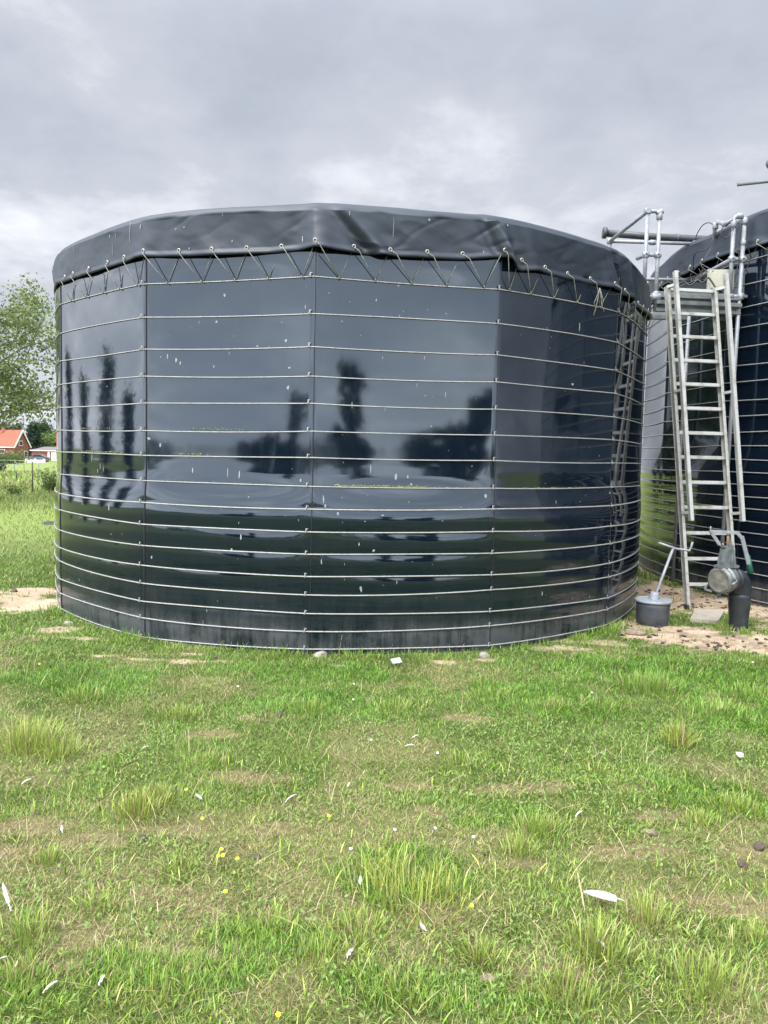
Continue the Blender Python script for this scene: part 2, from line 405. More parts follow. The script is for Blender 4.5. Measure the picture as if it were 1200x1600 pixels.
def field(L_, x, y, seed, amp=.55, sc=6.0):
    """soft 0..1 cover of a list of patches with torn edges"""
    w = (fbm(x*sc, y*sc, seed, 4)-.5)*2*amp+(fbm(x*sc*3.1, y*sc*3.1, seed+7, 3)-.5)*amp
    out = np.zeros_like(x)
    for (p, a, b) in L_:
        c = at_z(*p); d = np.sqrt(((x-c.x)/a)**2+((y-c.y)/b)**2)
        out = np.maximum(out, smooth01((1.25-d+w)/.5))
    return out
def gheight(x, y):
    near = smooth01((16-np.hypot(x, y))/10)
    h = (fbm(x*.5, y*.5, 3, 3)-.5)*.07+(fbm(x*2.6, y*2.6, 9, 3)-.5)*.035*near
    d1 = np.hypot(x-T1C[0], y-T1C[1])-T1R; d2 = np.hypot(x-T2C[0], y-T2C[1])-T2R
    flat = smooth01(np.minimum(d1, d2)/1.2+.25)
    return h*flat-.85*smooth01((np.hypot(x, y)-45)/60)
def masks(x, y):
    sand = np.maximum(field([p for p in SAND if p[1] >= .38], x, y, 21, .8, 5.0), field([p for p in SAND if p[1] < .38], x, y, 25, .85, 8.0)*.80); bare = field(BARE, x, y, 33, .7, 5)*.85; green = field(GREEN, x, y, 45, .6, 4)
    dry = smooth01((fbm(x*1.5+4, y*1.5, 71, 4)-.49)/.16)*smooth01((9-y)/3)
    dry = np.clip(np.maximum(dry*.75, bare)-green*.8, 0, 1)
    return sand, bare, green, dry
def gcolor(x, y):
    sand, bare, green, dry = masks(x, y)
    c = np.array([.075, .095, .028])[None]*(0.8+.4*fbm(x*3, y*3, 5, 3))[:, None]
    far = smooth01((np.hypot(x, y)-11)/8)[:, None]
    n1 = fbm(x*.13, y*.13, 61, 4)[:, None]; n2 = fbm(x*.9, y*.35, 62, 4)[:, None]
    fieldc = np.array([.160, .205, .058])*(.75+.5*n2)*(1-smooth01((n1-.5)/.2)*.4)+np.array([.19, .155, .075])*smooth01((n1-.5)/.2)*.4
    c = c*(1-far)+fieldc*far
    def mixin(c, m, col): return c*(1-m[:, None])+np.array(col)*m[:, None]
    c = mixin(c, dry*.55, (.150, .125, .062))
    c = mixin(c, bare*.4, (.20, .145, .088))
    sn = fbm(x*4, y*4, 77, 4)
    sc = np.array([.36, .275, .19])[None]*(0.6+.8*sn)[:, None]
    litter = (smooth01((fbm(x*9, y*13, 91, 3)-.56)/.05)*smooth01((x-2.2)/.5))[:, None]
    sc = sc*(1-litter*.45)+np.array([.09, .065, .045])*litter*.45
    c = c*(1-sand[:, None])+sc*sand[:, None]
    return np.clip(c, .01, .9)
def build_ground():
    def grid(xs, ys):
        X, Y = np.meshgrid(xs, ys); return X, Y
    # one sheet whose rows and columns open out towards the horizon
    def axis(a, b, d, lo, hi):
        mid = np.arange(a, b+1e-6, d); up = []; s = d; v = b
        while v < hi: s *= 1.16; v += s; up.append(v)
        dn = []; s = d; v = a
        while v > lo: s *= 1.16; v -= s; dn.append(v)
        return np.r_[dn[::-1], mid, up]
    xs = axis(-4.5, 6.0, .035, -900, 900); ys = axis(1.2, 9.6, .035, -900, 1500)
    X, Y = np.meshgrid(xs, ys); x, y = X.ravel(), Y.ravel()
    z = gheight(x, y)
    nx, ny = len(xs), len(ys)
    i = np.arange(ny-1)[:, None]*nx+np.arange(nx-1)[None]
    F = np.stack([i, i+1, i+nx+1, i+nx], -1).reshape(-1, 4)
    me = np_mesh('ground', np.c_[x, y, z], F, M['ground'], True, attr={'tone': gcolor(x, y)})
    tag(link('ground', me), kind='structure')
build_ground()

# ------------------------------------------------------------------ the tanks
def arc_interp(zs, gs): 
    zz = np.linspace(-.2, 6, 1200); g = np.interp(zz, zs, gs)
    k = np.hanning(41); k /= k.sum(); g = np.convolve(np.pad(g, 20, mode='edge'), k, 'valid')
    return lambda z: np.interp(z, zz, g)
class Tank:
    def __init__(s, c, r, n, ph, ztop, hoops, G, step_z, row_amp, pm=None, seed=0, wob=.0046):
        s.c, s.r, s.n, s.ph, s.ztop, s.hoops, s.row_amp, s.seed, s.wob = c, r, n, ph, ztop, np.array(hoops), row_amp, seed, wob
        s.arc = np.zeros(n); s.step = 2*math.pi/n; s.G = arc_interp(*G); s.B = arc_interp(*step_z)
        s.rng = np.random.default_rng(seed); s.pm = s.rng.uniform(.75, 1.25, n)
        if pm:
            for k, v in pm.items(): s.pm[k % n] = v
        s.pw = s.rng.uniform(0, 6.28, (n, 4))
    def surf(s, k, u, z, off=0.0, taut=False):
        """point on panel k at u (0..1 between its seams) and height z; taut = where a wire pulled round would lie"""
        k = np.asarray(k); u = np.asarray(u, float); z = np.asarray(z, float)
        a0 = s.ph+k*s.step; a1 = a0+s.step; am = a0+s.step/2
        r = s.r+s.B(z)
        x = s.c[0]+r*(np.sin(a0)*(1-u)+np.sin(a1)*u); y = s.c[1]-r*(np.cos(a0)*(1-u)+np.cos(a1)*u)
        g = s.G(z); g = np.where(g > 0, g*s.pm[k % s.n], g)
        sh = np.power(np.clip(4*u*(1-u), 0, 1), .85)
        o = -g*sh
        o = o+s.arc[k % s.n]*4*u*(1-u)*smooth01((z-1.25)/.35)
        # little waves in the sheet, stronger where it hangs slack
        w = s.pw[k % s.n]
        slack = smooth01((z-1.35)/.3)
        o = o+sh*s.wob*(np.sin(u*5.5+w[..., 0]+z*.9)*.7+np.sin(z*2.3+w[..., 1]+u*2.0)*.8)*(.25+.75*slack)
        if s.row_amp:
            i = np.clip(np.searchsorted(-s.hoops, -z)-1, 0, len(s.hoops)-2); hi, lo = s.hoops[i], s.hoops[i+1]
            t = np.clip((z-lo)/(hi-lo), 0, 1); row = np.sin(np.pi*t)
            o = o+s.row_amp*row*(1-slack)*(.4+.6*sh)*(.5+1.0*vnoise(k*3.1+u*2.2, i*1.7, s.seed+5))
        if taut: o = np.maximum(o, 0)
        o = o+off
        return np.stack([x+np.sin(am)*o, y-np.cos(am)*o, z], -1)
    def liner(s, nu, nz, z0=-.12, z1=None):
        z1 = z1 or s.ztop
        zs = np.linspace(z0, z1, nz); us = np.linspace(0, 1, nu+1)[:-1]
        K = np.repeat(np.arange(s.n), nu); U = np.tile(us, s.n)
        V = np.concatenate([s.surf(K, U, np.full(len(K), z)) for z in zs])
        m = s.n*nu; i = np.arange(m); j = (i+1) % m
        F = np.concatenate([np.stack([r*m+i, r*m+j, (r+1)*m+j, (r+1)*m+i], -1) for r in range(nz-1)])
        return V, F
    def locate(s, p):
        """panel and u of a point"""
        a = math.atan2(p.x-s.c[0], s.c[1]-p.y)-s.ph; k = math.floor(a/s.step); la = a-k*s.step
        am = la-s.step/2; u = .5+math.tan(am)/(2*math.tan(s.step/2)); return k, u
def splat(rng, w, h, n=9):
    """ragged flat outline, longer downwards"""
    return [(w*(.55+.6*rng.random())*math.cos(a), h*(.6+.5*rng.random())*math.sin(a)*(1.0 if math.sin(a) > 0 else 1.2)) for a in np.linspace(0, 2*math.pi, n, endpoint=False)]
def build_liner(tank, T, nu, nz, marks):
    V, F = T.liner(nu, nz)
    vs = [V]; fs = F; mi = [np.zeros(len(F), int)]; base = len(V); tri = []
    rng = random.Random(3+T.seed)
    extra = []
    for (k, u, z, w, h) in marks:
        poly = splat(rng, w, h); L_ = 2*T.r*math.sin(T.step/2)
        P = T.surf(np.full(len(poly)+1, k), np.clip(np.array([u]+[u+p[0]/L_ for p in poly]), .002, .998), np.array([z]+[z+p[1] for p in poly]), off=.0022)
        vs.append(P); n = len(poly)
        for i in range(n): tri.append((base, base+1+i, base+1+(i+1) % n, base))
        base += len(P)
    me = bpy.data.meshes.new('liner_wall')
    V = np.concatenate(vs); nF = len(F); nT = len(tri)
    loops = np.concatenate([F.ravel(), np.array([t[:3] for t in tri]).ravel() if nT else np.zeros(0, int)])
    me.vertices.add(len(V)); me.vertices.foreach_set('co', V.astype(np.float32).ravel())
    me.loops.add(len(loops)); me.loops.foreach_set('vertex_index', loops.astype(np.int32))
    me.polygons.add(nF+nT); me.polygons.foreach_set('loop_start', np.r_[np.arange(nF)*4, nF*4+np.arange(nT)*3].astype(np.int32))
    me.polygons.foreach_set('use_smooth', np.full(nF+nT, True)); me.materials.append(M['liner']); me.materials.append(M['dropping'])
    me.polygons.foreach_set('material_index', np.r_[np.zeros(nF), np.ones(nT)].astype(np.int32)); me.update(calc_edges=True)
    return link('liner_wall', me, tank)
def crease(x, z, seed):
    """sharp little folds running slantwise through a hanging sheet"""
    a = 1-np.abs(2*fbm(x*.9+z*1.6, z*1.3-x*.25, seed+11, 3)-1); b = 1-np.abs(2*fbm(x*1.3-z*2.3, z*1.1+x*.4, seed+23, 3)-1)
    m1 = smooth01((fbm(x*.7, z*.4, seed+31, 2)-.42)/.2); m2 = smooth01((fbm(x*.8+9, z*.4, seed+37, 2)-.45)/.2)
    return .010*(np.clip(a-.80, 0, 1)/.20)**1.3*m1-.008*(np.clip(b-.82, 0, 1)/.18)**1.3*m2
def skirt(tank, T, name, ztop_f, zbot_f, rad, folds, ncirc, seed, slack=.012, steps=()):
    """the cover folded over the rim: top edge, hanging skirt and a rolled hem"""
    ph = np.linspace(0, 2*math.pi, ncirc, endpoint=False)-math.pi
    loc = ((ph-T.ph+T.step/2) % T.step)-T.step/2            # angle from the nearest post
    lp = ((ph-T.ph) % T.step)-T.step/2
    rpoly = T.r*math.cos(T.step/2)/np.cos(lp); rp = rpoly*.88+T.r*.12; rtop = rpoly*.25+T.r*.745
    zt = ztop_f(ph); zb = zbot_f(ph)
    prof = [(-.55, 0, .06), (-.30, 0, .055), (-.13, 0, .035), (-.055, 0, .008), (-.02, 0, -.018), (-.004, 0, -.05)]
    rows = []
    for dr, _, dz in prof: rows.append((rtop+rad+dr, zt+dz, .25 if dr > -.1 else .4))
    nb = 40
    for i in range(1, nb+1):
        t = i/nb; rows.append((rp*t+rtop*(1-t)+rad+.012*t, (zt-.05)*(1-t)+(zb+.045)*t, 1.0))
    for dr, dz in ((.006, .030), (.012, .018), (.014, .006), (.010, -.005), (.001, -.008), (-.010, -.002), (-.014, .02)):
        rows.append((rp+rad+.012+dr, zb+dz, .9))
    V = []
    for r, z, w in rows:
        t = np.clip((zt-z)/np.maximum(zt-zb, .01), 0, 1)
        d = (fbm(ph*T.r*1.3+seed, z*2.2, seed, 4)-.5)*.034*w+(fbm(ph*T.r*4.5+z*4, z*5, seed+3, 3)-.5)*.016*w*t
        zz = z.copy(); d = d+crease(ph*T.r, z, seed)*w*smooth01(t/.12)
        for (a, wd, amp) in steps: d = d+amp*smooth01((ph-a-.05*(t-.5))/wd)*np.exp(-np.clip(ph-a, 0, 9)/.16)*(.4+.6*t)*w
        for (a, wd, amp, sl) in folds:
            q = ph-a-sl*(t-.5); q = (q+math.pi) % (2*math.pi)-math.pi
            d = d+1.5*amp*np.exp(-(q/wd)**2)*(0.35+.65*t)*w
        V.append(np.stack([T.c[0]+np.sin(ph)*(r+d), T.c[1]-np.cos(ph)*(r+d), zz], -1))
    nr = len(V); V = np.concatenate(V); m = ncirc
    i = np.arange(m); j = (i+1) % m
    F = np.concatenate([np.stack([r*m+i, (r+1)*m+i, (r+1)*m+j, r*m+j], -1) for r in range(nr-1)])
    # the cover closes over the tank as a shallow cone
    cen = len(V); V = np.r_[V, [[T.c[0], T.c[1], float(np.mean(zt))+.12]]]
    F = np.r_[F, np.stack([np.full(m, cen), i, j, np.full(m, cen)], -1)[:0]]
    me = np_mesh(name, V, F, [M['cover']], True)
    bm = bmesh.new(); bm.from_mesh(me); bm.verts.ensure_lookup_table()
    for a in range(m):
        f = bm.faces.new((bm.verts[cen], bm.verts[a], bm.verts[(a+1) % m])); f.smooth = True
    bmesh.ops.recalc_face_normals(bm, faces=bm.faces); bm.to_mesh(me); bm.free()
    def radius(a, z):
        lp_ = ((a-T.ph) % T.step)-T.step/2
        rpl = T.r*math.cos(T.step/2)/math.cos(lp_)
        q = np.array([a]); zt_ = float(ztop_f(q)[0]); zb_ = float(zbot_f(q)[0]); t = min(max((zt_-z)/max(zt_-zb_, .01), 0), 1)
        d = float((fbm(q*T.r*1.3+seed, np.array([z*2.2]), seed, 4)-.5)[0]*.034+(fbm(q*T.r*4.5+z*4, np.array([z*5.]), seed+3, 3)-.5)[0]*.016*t)
        d += float(crease(q*T.r, np.array([z]), seed)[0]*smooth01(np.array([t/.12]))[0])
        for (a_, wd, amp) in steps: d += amp*float(smooth01(np.array([(a-a_-.05*(t-.5))/wd]))[0])*math.exp(-max(a-a_, 0)/.16)*(.4+.6*t)
        for (a_, wd, amp, sl) in folds:
            k = (a-a_-sl*(t-.5)+math.pi) % (2*math.pi)-math.pi; d += 1.5*amp*math.exp(-(k/wd)**2)*(.35+.65*t)
        r0 = (rpl*.88+T.r*.12)*t+(rpl*.25+T.r*.745)*(1-t)
        return r0+rad+.012*t+d
    return link(name, me, tank), radius
def hoop_mesh(T, z_of, rad, per=8):
    pts = []
    for k in range(T.n):
        us = np.linspace(0, 1, per+1)[:-1]
        z = z_of(k, us); P = T.surf(np.full(per, k), us, z, off=rad+.003, taut=True); pts += [Vector(p) for p in P]
    mb = MB(); mb.tube(pts, rad, 6, closed=True); return mb.mesh('hoop_wire', M['wire'])

def eyelet_mesh():
    mb = MB(); n = 14
    ring = [(.0090, .003), (.012, .006), (.0155, .005), (.0180, .001), (.0180, -.004)]
    mb.lathe(ring, (0, 0, 0), (0, -1, 0), n, cap=False)
    return mb.mesh('eyelet', M['eyelet'])
def hole_mesh():
    mb = MB(); mb.lathe([(.0001, .0035), (.0105, .0035)], (0, 0, 0), (0, -1, 0), 12, cap=False); return mb.mesh('eyelet_hole', M['rubber'])
EYE_ME, HOLE_ME = eyelet_mesh(), hole_mesh()
def clip_mesh():
    """bent strap holding a wire to the post: a vertical tongue and a hook round the wire"""
    mb = MB()
    mb.box((0, -.006, .016), (.013, .004, .052), None, .0012)
    mb.box((.011, -.008, .036), (.022, .004, .008), None, .001)
    mb.tube([(-.004, -.006, -.008), (-.004, -.018, -.009), (-.004, -.024, 0), (-.004, -.02, .009), (-.004, -.006, .012)], .0035, 6)
    return mb.mesh('clip', M['wire'])
CLIP_ME = clip_mesh()

HZ = [[3.166, 2.877, 2.598, 2.361, 2.124, 1.88, 1.659, 1.433, 1.238, 1.041, .849, .669, .505, .34, .187, .01],
      [3.167, 2.863, 2.593, 2.351, 2.126, 1.895, 1.675, 1.433, 1.242, 1.049, .86, .67, .513, .353, .198, .045],
      [3.154, 2.864, 2.596, 2.365, 2.13, 1.905, 1.684, 1.441, 1.261, 1.063, .87, .679, .546, .352, .223, .045],
      [3.164, 2.87, 2.597, 2.373, 2.14, 1.915, 1.684, 1.445, 1.259, 1.056, .879, .681, .542, .33, .21, .05]]
HMEAN = [3.163, 2.868, 2.596, 2.363, 2.13, 1.899, 1.677, 1.438, 1.25, 1.052, .865, .675, .527, .344, .2, .035]
T1 = Tank(T1C, T1R, NP, T1PH, 3.62, HMEAN,
          ([-.2, 0, .2, .9, 1.25, 1.36, 1.47, 1.68, 2.1, 2.5, 3.17, 3.3], [-.040, -.044, -.052, -.056, -.052, -.030, -.004, .012, .022, .018, 0, -.008]),
          ([-.2, .05, .4, 1.2, 1.5, 3.5], [.0, .01, .018, .018, 0, 0]), .0065, {-4: .3, -3: 0, -2: 0, -1: .3, 0: .4, 1: .2, 2: .3, 3: 0}, 4)
T1.arc = np.full(NP, .01); T1.arc[1] = .045; T1.arc[2] = .03; T1.arc[-3] = .055; T1.arc[0] = .004; T1.arc[-1] = .006; T1.arc[-2] = .034

def build_tank_one():
    t = thing('storage_tank', 'round black sheet-lined storage tank with wire hoops, wholly in view on the grass', 'tank', (T1C[0], T1C[1], 0))
    rng = random.Random(5)
    seen = [(171, 792, .012, .035), (128, 786, .006, .03), (377, 839, .008, .03), (362, 859, .012, .016), (445, 531, .016, .014), (451, 574, .012, .010), (449, 605, .012, .02), (550, 632, .005, .035), (603, 637, .006, .02),
            (621, 745, .012, .03), (563, 920, .012, .025), (847, 927, .008, .02), (258, 556, .008, .02), (270, 561, .012, .02), (276, 566, .008, .018), (344, 458, .01, .014), (331, 500, .012, .012), (327, 571, .008, .012), (248, 695, .012, .02), (233, 685, .02, .012),
            (150, 728, .005, .045), (146, 735, .006, .02), (155, 732, .004, .04), (137, 714, .006, .05), (350, 738, .005, .045), (369, 742, .006, .04), (295, 735, .008, .03), (758, 775, .012, .02), (470, 750, .01, .014), (580, 732, .005, .04),
            (640, 745, .01, .015), (645, 757, .008, .012), (527, 802, .008, .02), (583, 860, .012, .014), (502, 877, .006, .025), (505, 780, .006, .04), (508, 790, .008, .015), (597, 805, .014, .006), (590, 437, .014, .01), (625, 443, .012, .009), (589, 466, .006, .012), (316, 402, .012, .01),
            (316, 975, .003, .05), (477, 479, .005, .018), (398, 539, .01, .008), (534, 501, .006, .006), (667, 557, .004, .02), (950, 770, .012, .015), (910, 510, .008, .05), (700, 615, .004, .03), (655, 600, .004, .02), (240, 870, .012, .014), (130, 940, .01, .016), (560, 850, .006, .016), (900, 600, .02, .012)]
    marks = []
    for (x, y, w, h) in seen:
        p = at_cyl(x, y, T1C, T1R-.01)
        if p: k, u = T1.locate(p); marks.append((k % NP, u, p.z, w, h))
    for _ in range(170):
        k = rng.choice([-3, -2, -2, -1, -1, 0, 0, 1, 1, 2]); z = .3+2.8*rng.random(); tall = rng.random() < .45
        s_ = .25+.6*rng.random()**2
        marks.append((k % NP, rng.uniform(.03, .97), z, (.0035 if tall else .008)*s_+.001, (.022 if tall else .008)*s_))
    build_liner(t, T1, 44, 260, marks)
    # welded overlaps of the sheet at each post
    for k in range(-4, 5):
        mb = MB(); zs = np.linspace(-.08, 3.5, 90)
        P = T1.surf(np.full(90, k % NP), np.full(90, .006), zs); Q = T1.surf(np.full(90, (k-1) % NP), np.full(90, .990), zs)
        pts = [Vector(p)+(Vector(p)-Vector((T1C[0], T1C[1], p[2]))).normalized()*.001 for p in P]
        mb.tube(pts, .0075 if k <= -1 else .0045, 6)
        mb.obj('seam', M['seam'], t)
    # wires, each with its clips
    for i in range(16):
        jit = np.random.default_rng(40+i)
        zk = np.array([HMEAN[i]+jit.normal(0, .008) for _ in range(NP+1)]); zk[NP] = zk[0]
        for j, k in enumerate((-1, 0, 1, 2)): zk[k % NP] = HZ[j][i]
        zk[NP] = zk[0]; sag = jit.uniform(-.012, .004, NP)
        zf = lambda k, u: zk[k]*(1-u)+zk[k+1]*u+sag[k]*4*u*(1-u)
        h = link('hoop_wire', hoop_mesh(T1, zf, .0050 if i < 8 else .0060), t)
        for k in (-2, -1, 0, 1, 2):
            if i == 15 and k in (2, 3): continue
            p = T1.surf(k % NP, 1.0 if False else 0.0, zk[k % NP]); a = T1PH+k*STEP
            c = link('clip', CLIP_ME, h)
            off = -.035 if k < 1 else -.012
            c.matrix_basis = Matrix.Translation(Vector(p)+Vector((math.cos(a)*off+math.sin(a)*.012, math.sin(a)*off-math.cos(a)*.012, 0))) @ Matrix.Rotation(a, 4, 'Z') @ Matrix.Rotation(jit.normal(0, .12), 4, 'Y') @ Matrix.Scale(.78, 4)
            if k >= 2: c.matrix_basis = c.matrix_basis @ Matrix.Diagonal((-1, 1, 1, 1))
    # moss caught on some wires
    mb = MB(); rg = random.Random(8)
    def mossy(i, k, u0, u1, n, s_):
        for _ in range(n):
            u = rg.uniform(u0, u1); z = HMEAN[i]+rg.gauss(.004, .004); p = Vector(T1.surf(k % NP, u, z, off=.006+rg.random()*.006, taut=True))
            r = s_*rg.uniform(.4, 1.2); q = [Vector((rg.uniform(-1, 1), rg.uniform(-.4, .4), rg.uniform(-.5, .8)))*r for _ in range(4)]
            mb.add([p+a for a in q], [(0, 1, 2), (0, 2, 3), (0, 1, 3), (1, 2, 3)], False)
    mossy(7, 0, .12, .62, 420, .011); mossy(7, 0, .4, .9, 120, .008); mossy(7, 1, .2, .75, 160, .009); mossy(6, -1, .18, .36, 120, .009); mossy(6, -2, .3, .8, 160, .009); mossy(5, -1, .3, .62, 130, .008); mossy(7, -2, .2, .9, 90, .007); mossy(5, -2, .3, .8, 70, .008); mossy(7, -1, .1, .9, 100, .006)
    mb.obj('moss', M['moss'], t)
    # cover folded over the rim
    EYS = [(93, 431), (102, 425), (128, 417), (156, 407), (185, 399), (220, 390.5), (270, 387.5), (323, 385), (378.5, 382.5), (435.5, 380), (493, 376.5), (553, 381), (612, 386), (672, 389), (729, 392.5), (787, 391.5), (820, 404.5), (860, 415), (898, 424.5), (934, 433), (966, 442), (985, 452), (1001, 465)]
    rs = T1R+.06
    ez = []
    for (x, y) in EYS:
        p = at_cyl(x, y, T1C, rs)
        if p is None: continue
        ez.append((math.atan2(p.x-T1C[0], T1C[1]-p.y), p.z))
    ang = [e[0] for e in ez]; zz = [e[1] for e in ez]
    angx = [-math.pi, ang[0]-.4]+ang+[ang[-1]+.4, math.pi]; zx = [3.46, 3.46]+zz+[3.42, 3.46]
    aC = T1PH+STEP
    def zbot(ph): return np.interp(ph, angx, zx)-.045-(.052*smooth01((ph-aC-.012)/.016)*(1-smooth01((ph-aC-.03)/.10)))
    top_px = [(82, 405), (95, 384), (130, 366), (198, 341), (260, 329), (330, 322), (400, 319), (470, 316.5), (495, 314.5), (520, 316), (600, 320), (680, 327), (745, 333), (770, 335), (800, 339), (870, 355), (930, 373), (965, 386), (990, 402), (1010, 425)]
    ta, tz = [], []
    for (x, y) in top_px:
        p = at_cyl(x, y, T1C, T1R+.015)
        if p: ta.append(math.atan2(p.x-T1C[0], T1C[1]-p.y)); tz.append(p.z)
    gp = np.linspace(-math.pi, math.pi, 3000); gz_ = np.interp(gp, [-math.pi, ta[0]-.5]+ta+[ta[-1]+.5, math.pi], [3.78, 3.78]+tz+[3.78, 3.78])
    kk = np.hanning(71); kk /= kk.sum(); gz_ = np.convolve(np.pad(gz_, 35, mode='edge'), kk, 'valid')
    def ztop(ph): return np.interp(ph, gp, gz_)
    def az(x, y): p = at_cyl(x, y, T1C, rs); return math.atan2(p.x-T1C[0], T1C[1]-p.y)
    folds = [(az(497, 350), .030, .035, .02), (az(540, 350), .020, -.030, .10), (az(566, 350), .022, .030, .11), (az(610, 350), .03, -.016, .06), (az(465, 350), .03, -.02, -.03),
             (az(766, 365), .012, -.012, .055), (az(786, 365), .012, .040, .055), (az(806, 370), .016, -.018, .05), (az(838, 380), .02, .018, .03), (az(955, 410), .02, .02, .05), (az(975, 420), .022, -.035, .07), (az(990, 430), .03, .035, .06), (az(1003, 440), .04, -.03, .02),
             (az(300, 360), .03, .012, .07), (az(200, 370), .03, .014, .03), (az(245, 370), .03, -.014, -.04), (az(650, 360), .05, .012, -.05), (az(700, 365), .04, -.014, .06), (az(400, 350), .04, -.014, .05), (az(120, 400), .05, .015, .04)]
    cov, rad = skirt(t, T1, 'cover', ztop, zbot, .027, folds, 2000, 12, steps=[(az(771, 365), .012, .05)])
    # droppings on the cover stay in its mesh
    cm = cov.data; bm = bmesh.new(); bm.from_mesh(cm); cm.materials.append(M['dropping'])
    for (x, y, w, h) in [(197, 362, .004, .10), (617, 352, .0035, .09), (213, 352, .007, .02), (160, 366, .008, .012), (266, 354, .007, .008), (279, 351, .008, .007), (105, 385, .004, .06), (471, 370, .006, .03), (546, 331, .004, .02), (675, 339, .012, .012), (797, 350, .010, .01), (340, 328, .004, .02), (286, 384, .008, .01), (610, 386, .004, .03), (760, 392, .004, .02), (355, 372, .008, .008), (170, 360, .004, .05), (164, 385, .003, .06)]:
        p = at_cyl(x, y, T1C, rs)
        if not p: continue
        a = math.atan2(p.x-T1C[0], T1C[1]-p.y); vs = []
        for q in splat(rng, w, h): 
            r = rad(a+q[0]/rs, p.z+q[1])+.004; vs.append(bm.verts.new((T1C[0]+math.sin(a+q[0]/rs)*r, T1C[1]-math.cos(a+q[0]/rs)*r, p.z+q[1])))
        f = bm.faces.new(vs); f.material_index = 1
    bm.to_mesh(cm); bm.free()
    # eyelets, and the cord laced from them to the top wire
    mb = MB(); ev = []
    def on(a, r, z): return Vector((T1C[0]+math.sin(a)*r, T1C[1]-math.cos(a)*r, z))
    full = list(zip(ang, zz))
    a = ang[-1]
    while a < ang[-1]+.5: a += .078; full.append((a, float(np.interp(a, angx, zx))))
    for (a, z) in full:
        r = rad(a, z)
        e = link('eyelet', EYE_ME, cov); e.matrix_basis = Matrix.Translation(on(a, r+.004, z)) @ Matrix.Rotation(a, 4, 'Z')
        e.matrix_basis = e.matrix_basis @ Matrix.Rotation(R_(8), 4, 'X')
        hm = link('eyelet_hole', HOLE_ME, cov); hm.matrix_basis = e.matrix_basis
    for i in range(len(full)-1):
        (a0, z0), (a1, z1) = full[i], full[i+1]
        ah = a0+(a1-a0)*(.62 if i > 0 else .5)
        if a0 > 0.35: ah = a0+(a1-a0)*.48
        k, u = T1.locate(on(ah, T1R, 0)); hz = HMEAN[0]
        H = Vector(T1.surf(k % NP, u, hz, off=.014, taut=True))
        e0 = on(a0+.003, rad(a0, z0)+.009, z0-.012); hem = on(a0+(ah-a0)*.22, rad(a0, float(zbot(np.array([a0]))[0])+.01)+.05, z0-.045)
        mid = (hem+H)/2
        c1 = [e0, hem, mid+Vector((0, 0, -.004)), H]
        mb.tube(c1, .0036, 6)
        back = on(a1-.004, rad(a1, z1)-.03, z1-.03)
        mb.tube([H+Vector((.004, 0, .002)), (H+back)/2, back], .0030, 6)
        mb.tube([H+Vector((-.006, -.006, .012)), H+Vector((0, -.012, 0)), H+Vector((.006, -.004, -.012))], .004, 5)
    # loose bunch of cord ends
    k0 = at_cyl(937, 450, T1C, T1R+.03)
    for s_ in ((-.05, -.20, .02), (-.03, -.26, -.02), (.02, -.22, .03), (.035, -.17, -.01)):
        mb.tube([k0, k0+Vector((s_[0]*.4, -.02, -.06)), k0+Vector((s_[0], -.015, s_[1]*.7)), k0+Vector((s_[0]+s_[2], -.01, s_[1]))], .004, 6)
    mb.obj('lacing_cord', M['rope'], t)
    return t
build_tank_one()

